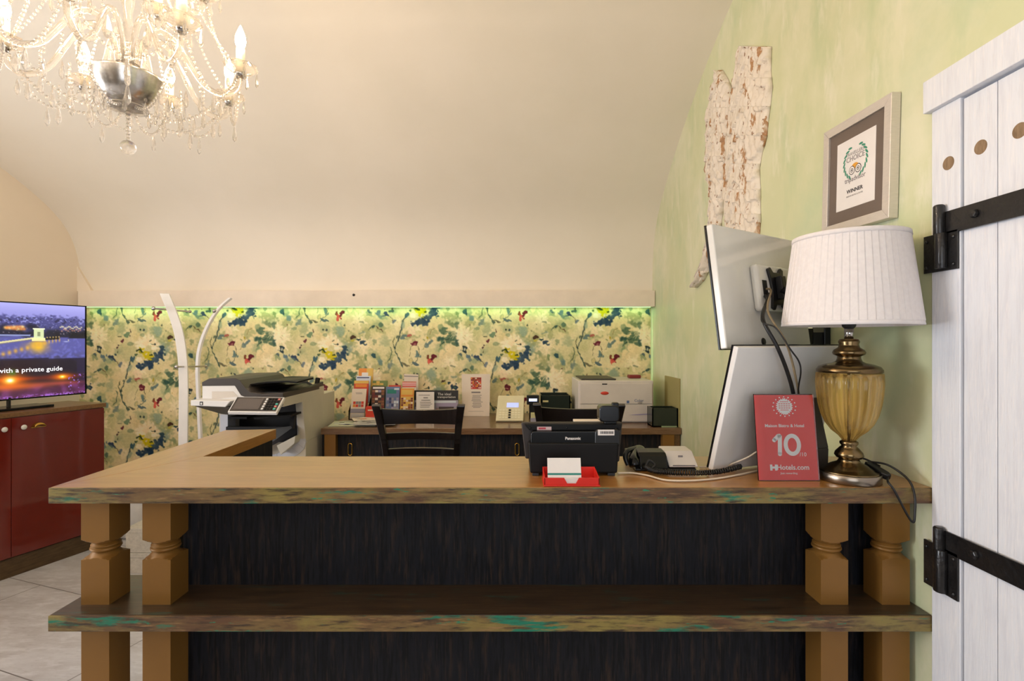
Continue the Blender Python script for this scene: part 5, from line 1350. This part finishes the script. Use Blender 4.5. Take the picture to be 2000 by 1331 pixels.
# card holder
chd = thing('card_holder', 'open red plastic card holder at the front edge of the counter', 'card holder', (0.175, 1.55, tz))
y0, y1 = 1.510, 1.600; x0, x1 = PX(1063, 1.51), PX(1171, 1.51)
mb = MB(REDP)
mb.box(x0-0.002, x1+0.002, y0-0.003, y1, tz, tz+0.004)
zf = PZ(931, 1.51)
mb.prism([(x0, tz+0.004), (x1, tz+0.004), (x1, zf), (PX(1131, 1.51), zf), (PX(1125, 1.51), tz+0.008), (PX(1108, 1.51), tz+0.008), (PX(1102, 1.51), zf), (x0, zf)], 0.003, 'y', y0)
zb2 = tz+0.036
for xa in (x0, x1-0.003):
    mb.prism([(y0, tz+0.004), (y1, tz+0.004), (y1, zb2), (y0, zf)], 0.003, 'x', xa)
mb.box(x0, x1, y1-0.003, y1, tz+0.004, zb2)
mb.build('tray', chd, 0.0006)
cards = thing('business_card', 'white business card with a teal stripe standing in the red holder', 'card', (0.15, 1.525, tz))
cA = Vector((PX(1070, 1.520), 1.520, tz+0.006)); cB = Vector((PX(1136, 1.520), 1.520, tz+0.006)); cD = P(1066, 892, 1.545)
mC = plane_mat(cA, cB-cA, cD-cA); cw = (cB-cA).length; chh = (cD-cA).length
mb = MB(PAPER); mb.T = mC; mb.box(0, cw, 0, chh, -0.0006, 0); mb.build('card_stock', cards)
mb = MB(TEAL); mb.T = mC; mb.box(0, cw, chh*0.32, chh*0.40, 0, 0.0002); mb.build('stripe_print', cards)
mb = MB(PAPER); mb.box(x0+0.010, x1-0.012, y0+0.005, y0+0.0085, tz+0.004, tz+0.022)
o = mb.build('card_stack'); tag(o, 'small stack of white cards lying low in the red holder, seen through its notch', 'cards')

# desk telephone
ph = thing('desk_telephone', 'black desk telephone with handset and pale label panel on the counter', 'telephone', (0.43, 1.74, tz))
mb = MB(BLACK)
mb.prism([(1.688, tz), (1.86, tz), (1.86, tz+0.040), (1.83, tz+0.042), (1.70, tz+0.010), (1.688, tz+0.006)], PX(1358, 1.7)-PX(1240, 1.7), 'x', PX(1240, 1.7)); mb.build('base', ph, 0.003, 3)
mb = MB(BLACKG)
xa, xb = PX(1248, 1.70), PX(1303, 1.70)
mb.prism([(1.684, tz+0.004), (1.80, tz+0.020), (1.80, tz+0.052), (1.76, tz+0.060), (1.715, tz+0.056), (1.700, tz+0.046), (1.686, tz+0.012)], xb-xa, 'x', xa); mb.build('keypad_flap', ph, 0.005, 3)
PANG = M('pale_grey_panel', (206, 200, 196), 0.3)
xa, xb = PX(1306, 1.70), PX(1362, 1.70)
mb = MB(PANG); mb.prism([(1.694, tz+0.010), (1.82, tz+0.026), (1.82, tz+0.056), (1.75, tz+0.053), (1.690, tz+0.014)], xb-xa, 'x', xa); lp = mb.build('label_panel', ph, 0.003)
mb = MB(GREYINK); mb.box(xa+0.012, xb-0.010, 1.6905, 1.694, tz+0.0165, tz+0.0185); mb.box(xa+0.04, xa+0.055, 1.725, 1.727, tz+0.034, tz+0.043); mb.build('printed_label', lp)
mb = MB(BLACKG)
mb.tube(smooth_path([P(1240, 908, 1.672), P(1237, 896, 1.685), P(1238, 886, 1.73), P(1244, 878, 1.80), P(1252, 877, 1.84)], 5), [0.017, 0.018, 0.0185, 0.018, 0.017, 0.016, 0.015, 0.0145, 0.014, 0.0135, 0.0135, 0.014, 0.015, 0.016, 0.017, 0.018, 0.0185, 0.019, 0.0185, 0.018, 0.016], 14)
mb.build('handset', ph)
mb = MB(BLACK); mb.tube(smooth_path([P(1227, 906, 1.70), P(1221, 890, 1.71), P(1226, 878, 1.73), P(1240, 873, 1.78)], 6), 0.008, 10); mb.build('handset_rest', ph)
# coiled cord
mb = MB(CAB)
base_pts = smooth_path([(0.432, 1.655, tz+0.022), (0.45, 1.640, tz+0.014), (0.50, 1.628, tz+0.011), (0.58, 1.622, tz+0.011), (0.66, 1.632, tz+0.013), (0.745, 1.668, tz+0.020)], 60)
co = []; 
for i, q in enumerate(base_pts):
    t = (base_pts[min(i+1, len(base_pts)-1)]-base_pts[max(i-1, 0)]).normalized(); a = t.cross(Vector((0, 0, 1))).normalized(); b = a.cross(t)
    ph_ = i/5.6*2*math.pi; co.append(q+(a*math.cos(ph_)+b*math.sin(ph_))*0.0072)
mb.tube(co, 0.0026, 5); mb.tube(smooth_path([P(1272, 912, 1.66), P(1262, 908, 1.655), P(1268, 897, 1.66), P(1279, 905, 1.65), (0.445, 1.642, tz+0.018)], 8), 0.004, 8)
o = mb.build('coiled_cord', ph)
WCAB = M('white_cable', (222, 206, 184), 0.45)
def ccable(name, label, pts, r, m):
    mb = MB(m); mb.tube(smooth_path(pts, 10), r, 8); o = mb.build(name); return tag(o, label, 'cable')
zc = tz+0.0032
def G(px, py): Y = (E-CZ)/((py-HY)/1000.0); return Vector((PX(px, Y), Y, zc))
ccable('white_cable', 'white cable curving along the counter front of the telephone', [G(1207, 924), G(1235, 924), G(1265, 929), G(1300, 938), G(1350, 939), G(1400, 935), G(1440, 928), G(1478, 920)], 0.0030, WCAB)
ccable('white_cable', 'white cable rising from behind the telephone across the lower monitor', [G(1366, 912), G(1395, 913)+Vector((0, -0.0, 0)), G(1420, 914), Vector((0.72, 1.69, tz+0.02)), P(1460, 891, 1.66), P(1482, 878, 1.655), P(1500, 874, 1.665)], 0.0026, WCAB)

# ================================================================ things on the back desk
DT = DZ+0.001
def leaf(name, label, cat, quad, Yb, Yt, base, prints, thick=0.006, group=None, parent_items=True):
    """thin upright slab: quad = TL, TR, BR, BL in picture coordinates measured at depths Yt (top) and Yb (bottom)"""
    TL, TR, BR, BL_ = P(*quad[0], Yt), P(*quad[1], Yt), P(*quad[2], Yb), P(*quad[3], Yb)
    c = (TL+BR)/2
    t = thing(name, label, cat, (c.x, c.y, min(BL_.z, BR.z)), 0, group)
    off = Vector((0, thick, 0))
    mb = MB(base); mb.hexa([BL_, BR, TR, TL], [BL_+off, BR+off, TR+off, TL+off]); mb.build('sheet' if thick < 0.004 else 'leaflet_stack', t)
    if prints:
        mb = MB()
        for i, (u0, v0, u1, v1, m) in enumerate(prints):
            def L(u, v, l):
                a = TL.lerp(TR, u); b = BL_.lerp(BR, u); q = a.lerp(b, v); return q+Vector((0, -l, 0))
            l = 0.0006+0.0004*(i % 4)
            mb.use(m); mb.hexa([L(u0, v1, l), L(u1, v1, l), L(u1, v0, l), L(u0, v0, l)], [L(u0, v1, 0), L(u1, v1, 0), L(u1, v0, 0), L(u0, v0, 0)])
        mb.build('front_print', t)
    return t
def S(name, rgb): return M(name, rgb, 0.45)
ORA = S('orange_leaflet', (228, 140, 50)); REDL = S('red_leaflet', (206, 66, 48)); YEL = S('yellow_leaflet', (224, 184, 90)); BLU = S('blue_leaflet', (104, 120, 160))
DKL = S('dark_photo_leaflet', (62, 46, 46)); BRL = S('brown_photo_leaflet', (140, 92, 60)); LBL = S('pale_blue_leaflet', (206, 216, 228)); GRL = S('green_leaflet', (110, 130, 70))
LIL = S('lilac_photo_leaflet', (160, 150, 180)); PKL = S('pink_leaflet', (222, 150, 150)); DBL = S('deep_blue_leaflet', (60, 66, 110)); GRYL = S('grey_leaflet', (150, 146, 160))
random.seed(21)
DRED = S('dark_red_print', (120, 48, 40))
def mosaic(u0, v0, u1, v1, nx, ny, mats):
    out = []
    for i in range(nx):
        for j in range(ny):
            a = u0+(u1-u0)*i/nx; b = v0+(v1-v0)*j/ny
            out.append((a, b, a+(u1-u0)/nx*0.9, b+(v1-v0)/ny*0.86, random.choice(mats)))
    return out
def lines(u0, u1, v0, v1, n, m): return [(u0+random.random()*0.06, v0+(v1-v0)*i/n, u1-random.random()*0.25*(u1-u0), v0+(v1-v0)*i/n+(v1-v0)/n*0.35, m) for i in range(n)]
def rack(label, steps, px0, px1, Y0):
    t = thing('leaflet_rack', label, 'leaflet rack', (PX((px0+px1)/2, Y0+0.1), Y0+0.1, DT), 0, 'clear leaflet racks on the back desk')
    mb = MB(ACRYL)
    for xa in (PX(px0, Y0), PX(px1, Y0)):
        poly = [(Y0-0.005, DT), (Y0+0.06*steps+0.01, DT), (Y0+0.06*steps+0.01, DT+0.065*steps+0.02), (Y0-0.005, DT+0.07)]
        mb.prism(poly, 0.002, 'x', xa)
    mb.build('side_wall', t)
    for k in range(steps):
        mb = MB(ACRYL); mb.box(PX(px0, Y0)+0.002, PX(px1, Y0), Y0+0.06*k-0.004, Y0+0.06*k+0.05, DT+0.06*k, DT+0.06*k+0.003)
        mb.box(PX(px0, Y0)+0.002, PX(px1, Y0), Y0+0.06*k-0.006, Y0+0.06*k-0.004, DT+0.06*k, DT+0.06*k+0.06); mb.build('pocket', t)
G1 = 'leaflets in the racks on the back desk'
rack('clear four-tier leaflet rack at the left end of the back desk', 4, 681, 717, 4.12)
def zrow(Y, z): return HY-(z-E)/Y*1000.0*1.0 if False else HY+(E-z)*1000.0/Y
def lf(label, x0, x1, top, Yt, k, Y0, base, prints, slant=2):
    Yb = Y0+0.06*k+0.004; zb = DT+0.06*k+0.004
    leaf('leaflet', label, 'leaflet', [(x0+slant, top), (x1+slant, top), (x1, zrow(Yb, zb)), (x0, zrow(Yb, zb))], Yb, Yt, base, prints, 0.010, G1)
lf('white leaflet with two rows of small icons, lowest tier of the left rack', 683, 711, 757, 4.15, 0, 4.12, PINKPAPER, lines(0.25, 0.8, 0.12, 0.2, 2, GREYINK)+mosaic(0.15, 0.42, 0.9, 0.62, 4, 2, [REDL, ORA, GREYINK])+[(0, 0.66, 1, 0.80, GRYL)]+mosaic(0.1, 0.83, 0.9, 0.96, 4, 1, [PAPER]), 5)
lf('orange and red leaflet above the white icon one in the left rack', 689, 717, 741, 4.21, 1, 4.12, REDL, [(0, 0, 1, 0.10, YEL), (0.1, 0.12, 0.9, 0.22, ORA)], 3)
lf('pale blue topped leaflet in the third tier of the left rack', 694, 722, 732, 4.28, 2, 4.12, LBL, [(0.05, 0.04, 0.9, 0.08, DBL)], 2)
lf('orange leaflet with a white disc, top tier of the left rack', 699, 727, 717, 4.34, 3, 4.12, ORA, [(0.55, 0, 1, 1, YEL), (0.22, 0.16, 0.66, 0.5, PAPER)], 2)
rack('clear two-tier leaflet rack in the middle of the leaflet display', 2, 722, 806, 4.18)
lf('dark leaflet with small food photos beside the left rack', 724, 750, 752, 4.21, 0, 4.18, DKL, mosaic(0.05, 0.12, 0.98, 0.7, 4, 7, [BRL, BRL, LIL, PINKPAPER, DKL, DKL, DRED])+[(0.1, 0.02, 0.95, 0.08, PAPER), (0.05, .75, .95, .82, PAPER)])
lf('blue city map leaflet between the dark and the yellow ones', 752, 779, 753, 4.21, 0, 4.18, BLU, [(0.1, 0.08, 0.75, 0.22, TEAL), (0.05, 0.8, 0.95, 0.9, PAPER), (.6, .04, .95, .1, LBL)]+mosaic(0.08, 0.35, 0.95, 0.75, 5, 4, [LIL, GRYL, DBL, BLU, BLU, DBL, LBL]))
lf('yellow leaflet with brown pictures left of the dark board', 781, 807, 756, 4.21, 0, 4.18, YEL, [(0.02, 0.02, 0.98, 0.28, ORA), (0.06, 0.05, .9, .22, YEL)]+mosaic(0.05, 0.32, 0.95, 0.9, 5, 8, [BRL, YEL, PINKPAPER, YEL, DRED]))
lf('green topped leaflet standing behind the dark food leaflet', 726, 755, 741, 4.28, 1, 4.18, GRL, mosaic(0, 0.02, 1, 0.16, 4, 2, [GRL, SHADE if False else YEL, GRL]))
lf('red edged leaflet standing behind the blue map leaflet', 757, 781, 750, 4.28, 1, 4.18, REDL, [(0, 0.0, 1, 0.05, REDL)])
lf('salmon red leaflet behind the yellow one', 784, 811, 743, 4.28, 1, 4.18, PINKPAPER, [(0, 0.0, 1, 0.03, REDL), (0, 0.05, 1, 0.15, PKL), (0, .16, 1, .2, REDL)])
leaf('leaflet', 'white leaflet with faint lines, tallest at the right end of the racks', 'leaflet', [(789, 728), (817, 729), (816, zrow(4.40, DT)), (789, zrow(4.40, DT))], 4.40, 4.42, PINKPAPER, [(0, .04, 1, .06, GREYINK), (0, .18, .8, .19, GREYINK)], 0.008, G1)
leaf('leaflet_box', 'small red leaflet box at the foot of the left rack', 'box', [(714, 792), (736, 792), (736, zrow(4.06, DT)), (714, zrow(4.06, DT))], 4.06, 4.06, REDL, [(.2, .2, .9, .3, PINKPAPER)], 0.05)
# dark board with notice
brd = leaf('display_board', 'black topped advert board with a red car picture behind the first chair', 'sign', [(808, 760), (895, 760), (895, zrow(4.22, DT)), (809, zrow(4.22, DT))], 4.22, 4.25, BLACK,
     [(0.0, 0.36, 1, 0.99, GRYL), (0.45, 0.38, 0.95, 0.46, LBL), (0.5, 0.46, 1.0, 0.60, LIL), (0.02, .44, .4, .6, DKL), (0.50, 0.66, 0.95, 0.97, M('red_car_print', (196, 50, 34), 0.4)), (0.56, .60, .90, .70, DKL)], 0.006)
tx = MB(); text_mb(tx, 'The ideal', plane_mat(P(868, 767.5, 4.225), (1, 0, 0), (0, 0, 1)), 0.030, WHITEINK, 0.0003, 'CENTER'); text_mb(tx, 'transportation', plane_mat(P(872, 773, 4.225), (1, 0, 0), (0, 0, 1)), 0.026, WHITEINK, 0.0003, 'CENTER'); tx.build('title_print', brd, recalc=False)
leaf('notice_sheet', 'small white notice sheet standing in front of the advert board', 'sheet', [(813, 763), (848, 763), (848, zrow(4.16, DT)), (813, zrow(4.16, DT))], 4.16, 4.19, PAPER, lines(0.12, 0.95, 0.11, 0.16, 1, INK)+[(0.4, .20, .65, .24, GREYINK), (0.28, .30, .78, .32, INK)]+lines(0.2, .9, .38, .62, 4, GREYINK), 0.002)
mn = leaf('menu_sheet', 'tall cream menu card with a small red picture on the back desk', 'menu card', [(901.5, 728), (957.5, 728), (956, zrow(4.30, DT)), (903, zrow(4.30, DT))], 4.30, 4.34, PINKPAPER,
     [(0.32, 0.08, 0.69, 0.36, REDL)]+mosaic(0.33, 0.09, 0.68, 0.35, 7, 7, [REDL, ORA, PINKPAPER, BRL, PKL, DRED])+[(0.34, 0.42, 0.66, 0.455, GREYINK)]+lines(0.34, 0.75, 0.50, 0.82, 10, GREYINK)+[(0.22, 0.88, 0.78, 0.885, GREYINK)], 0.003)
# newspapers and papers lying at the left end
random.seed(5)
for k, (x, y, rz, w_, h_, lb) in enumerate(((-1.20, 3.90, 8, .34, .24, 'folded pale green newspaper lying flat at the left end of the back desk'), (-1.06, 3.96, -12, .26, .20, 'white newspaper on top of the green one by the leaflet rack'),
        (-1.02, 3.86, 5, .30, .20, 'grey printed sheets in front of the leaflet racks'), (-1.14, 4.00, 24, .20, .14, 'small crumpled orange and white brochure on the newspapers'))):
    t = thing('newspaper', lb, 'newspaper', (x, y, DT+0.007*k), math.radians(rz), 'papers spread on the back desk')
    mm = [M('greenish_newsprint', (200, 204, 180), 0.8), PAPER, M('grey_newsprint', (188, 184, 180), 0.8), PINKPAPER][k]
    mb = MB(mm); z = DT+0.007*k+0.0003
    n = 10; vs = []
    for i in range(n+1):
        u = i/n; zz = 0.0055+0.0008*math.sin(u*9+k)
        vs += [(-w_/2+w_*u, -h_/2, 0), (-w_/2+w_*u, -h_/2, zz), (-w_/2+w_*u, h_/2, zz+.0004), (-w_/2+w_*u, h_/2, 0)]
    fs = [(4*i+j, 4*i+(j+1) % 4, 4*i+4+(j+1) % 4, 4*i+4+j) for i in range(n) for j in range(4)]+[(3, 2, 1, 0), (4*n, 4*n+1, 4*n+2, 4*n+3)]
    mb.add(vs, fs); mb.build('folded_sheets', t, local=True)
    mb = MB()
    for i in range(9):
        mb.use(random.choice([GREYINK, GRYL, REDL if k == 3 else GREYINK, ORA if k == 3 else INK, LBL]))
        a = random.uniform(-w_*.45, w_*.2); b = random.uniform(-h_*.42, h_*.3); mb.box(a, a+w_*random.uniform(.08, .25), b, b+h_*.08, 0.0064, 0.0070)
    mb.build('newsprint_print', t, local=True)
# cream desk phone with keypad
dp = thing('desk_telephone', 'cream key telephone with a glowing display on the back desk', 'telephone', (-0.02, 4.05, DT))
q = [P(968, 819, 3.98), P(1022, 819, 3.98), P(1024, 770, 4.12), P(973, 770, 4.12)]
mb = MB(M('cream_phone_plastic', (226, 216, 178), 0.4)); mb.hexa(q, [q[0]+Vector((0, .012, -0.012)), q[1]+Vector((0, .012, -0.012)), Vector((q[2].x, 4.15, DT)), Vector((q[3].x, 4.15, DT))]); mb.build('phone_body', dp, 0.004)
def dq(u0, v0, u1, v1, l):
    def L(u, v):
        a = q[3].lerp(q[2], u); b = q[0].lerp(q[1], u); return a.lerp(b, v)+Vector((0, -l, l*0.3))
    return [L(u0, v1), L(u1, v1), L(u1, v0), L(u0, v0)]
mb = MB(M('phone_display', (170, 180, 232), 0.3, emit=(160, 172, 255), estr=0.7)); mb.hexa(dq(.36, .30, .80, .48, .0015), dq(.36, .30, .80, .48, 0)); mb.build('display', dp)
for r in range(4):
    for c in range(7):
        u0 = 0.10+c*0.115; v0 = 0.56+r*0.095
        mm = BLACK if (c == 3) else M('cream_key', (236, 228, 196), 0.45)
        mb = MB(mm); mb.hexa(dq(u0, v0, u0+.085, v0+.065, .003), dq(u0, v0, u0+.085, v0+.065, 0)); mb.build('key', dp)
# small card reader
sr = thing('card_reader', 'small black card reader with a lit display beside the cream telephone', 'card reader', (0.18, 4.10, DT))
mb = MB(BLACK); mb.box(PX(1029, 4.1), PX(1053, 4.1), 4.10, 4.16, PZ(788, 4.1), PZ(770, 4.1)); mb.box(PX(1034, 4.1), PX(1050, 4.1), 4.12, 4.20, DT, PZ(788, 4.1)); mb.build('reader_body', sr, 0.004)
mb = MB(M('lit_display', (210, 220, 250), 0.3, emit=(210, 222, 255), estr=0.8)); mb.box(PX(1033, 4.1), PX(1049, 4.1), 4.0985, 4.10, PZ(781.5, 4.1), PZ(776, 4.1)); mb.build('display', sr)
mb = MB(M('receipt_paper', (196, 190, 140), 0.7)); mb.box(PX(1037, 4.0), PX(1052, 4.0), 4.00, 4.06, DT, PZ(805, 4.0)); mb.use(GRYL); mb.box(PX(1036, 3.99), PX(1053, 3.99), 3.98, 4.0, DT, PZ(814, 3.99)); o = mb.build('memo_block'); tag(o, 'low stack of yellow memo paper in front of the small card reader', 'memo pad')
# dark box beside the printer
bx = thing('letter_tray', 'dark green-black tray box between the card reader and the white printer', 'tray', (0.36, 4.2, DT))
x0, x1 = PX(1056, 4.15), PX(1114, 4.15); zt = PZ(770, 4.15)
TRAYM = M('dark_green_plastic', (34, 42, 34), 0.25, coat=0.3)
mb = MB(TRAYM); mb.box(x0, x1, 4.15, 4.158, DT, zt); mb.box(x0, x0+.008, 4.15, 4.40, DT, zt); mb.box(x1-.008, x1, 4.15, 4.40, DT, zt); mb.box(x0, x1, 4.15, 4.40, DT, DT+.01); mb.box(x0, x1, 4.392, 4.40, DT, zt); mb.build('tray_walls', bx)
mb = MB(M('yellow_label', (226, 218, 160), 0.5)); mb.box(PX(1060, 4.15), PX(1071, 4.15), 4.1485, 4.15, PZ(783, 4.15), PZ(779.5, 4.15)); mb.build('printed_label', bx)
# white printer
pt = thing('printer', 'boxy white printer with a red oval badge at the right end of the back desk', 'printer', (0.80, 4.15, DT))
Yp = 3.95; x0, x1 = PX(1130, Yp), 1.096; zt = PZ(741, Yp); zm = PZ(787, Yp)
PRW = M('printer_plastic', (214, 204, 194), 0.45)
mb = MB(PRW); mb.box(x0, x1, Yp+.012, 4.40, DT, zt); mb.build('body', pt, 0.008, 3)
mb = MB(PRW); mb.box(x0+.012, x1-.012, Yp, Yp+.012, zm+.002, PZ(747, Yp)); mb.build('upper_door', pt, 0.003)
mb = MB(PRW); mb.box(x0+.012, x1-.012, Yp, Yp+.012, DT+.01, zm-.002); mb.build('paper_drawer', pt, 0.003)
mb = MB(DGREY); mb.box(x0+.03, x0+.30, 4.00, 4.38, zt, zt+.012); mb.build('output_tray', pt, 0.004)
mb = MB(REDL); mb.lathe([(0.0001, -0.002), (0.030, -0.002), (0.032, 0)], (0, 0, 0), 24, axis='y'); 
mb.v = [(v[0]*1.0+PX(1181, Yp), v[1]+Yp, v[2]*0.42+PZ(765.5, Yp)) for v in mb.v]; mb.build('oval_badge', pt)
mb = MB(CHARC); mb.box(PX(1176, Yp), PX(1186, Yp), Yp-.001, Yp, PZ(748.8, Yp), PZ(746.8, Yp)); mb.build('door_catch', pt)
mb = MB(M('blue_print', (90, 110, 150), 0.6)); mb.box(PX(1224, Yp), PX(1229, Yp), Yp-.001, Yp, PZ(785, Yp), PZ(780, Yp)); mb.build('square_print', pt)
tx = MB(); text_mb(tx, 'Color', plane_mat(P(1248, 780, Yp-.001), (1, 0, 0), (0, 0, 1)), 0.030, M('blue_print', (90, 110, 150), 0.6), 0.0003, 'CENTER'); text_mb(tx, 'LED', plane_mat(P(1250, 784.5, Yp-.001), (1, 0, 0), (0, 0, 1)), 0.020, INK, 0.0003, 'CENTER'); tx.build('lettering', pt, recalc=False)
mb = MB(LIL); vs = []
pts_ = [(1228, 808), (1245, 806.5), (1271, 805), (1271, 807), (1245, 808.5)]
mb.prism([(PX(a, Yp), PZ(b, Yp)) for a, b in pts_], 0.002, 'y', Yp-.002); mb.build('drawer_grip', pt)
mb = MB(M('dark_red_case', (128, 44, 44), 0.4)); mb.box(PX(1228, 4.2), PX(1251, 4.2), 4.18, 4.26, zt+0.001, zt+.028); o = mb.build('spectacle_case', None, 0.006); tag(o, 'small dark red case lying on top of the white printer', 'case')
# black desk tidy and a thin olive rectangle at the right end
td = thing('desk_tidy', 'black open box at the right end of the back desk by the green wall', 'box', (1.12, 3.80, DT))
x0, x1 = PX(1274, 3.76), 1.219; z1 = PZ(795, 3.76)
mb = MB(TRAYM); mb.box(x0, x1, 3.76, 3.768, DT, z1); mb.box(x0, x0+.008, 3.76, 3.90, DT, z1); mb.box(x1-.008, x1, 3.76, 3.90, DT, z1); mb.box(x0, x1, 3.892, 3.90, DT, z1); mb.box(x0, x1, 3.76, 3.9, DT, DT+.008); mb.build('box_walls', td)
mb = MB(M('pale_label', (150, 170, 130), 0.5)); mb.box(PX(1292, 3.76), PX(1322, 3.76), 3.7585, 3.76, PZ(833, 3.76), PZ(829.5, 3.76)); mb.build('paper_strip', td)
o = MB(M('olive_panel_tone', (160, 148, 96), 0.6)).box(1.222, 1.2325, 3.745, 4.10, DT, PZ(737, 3.76)).build('olive_panel', None, 0.001); tag(o, 'thin upright olive rectangle against the green wall behind the black box', 'board')
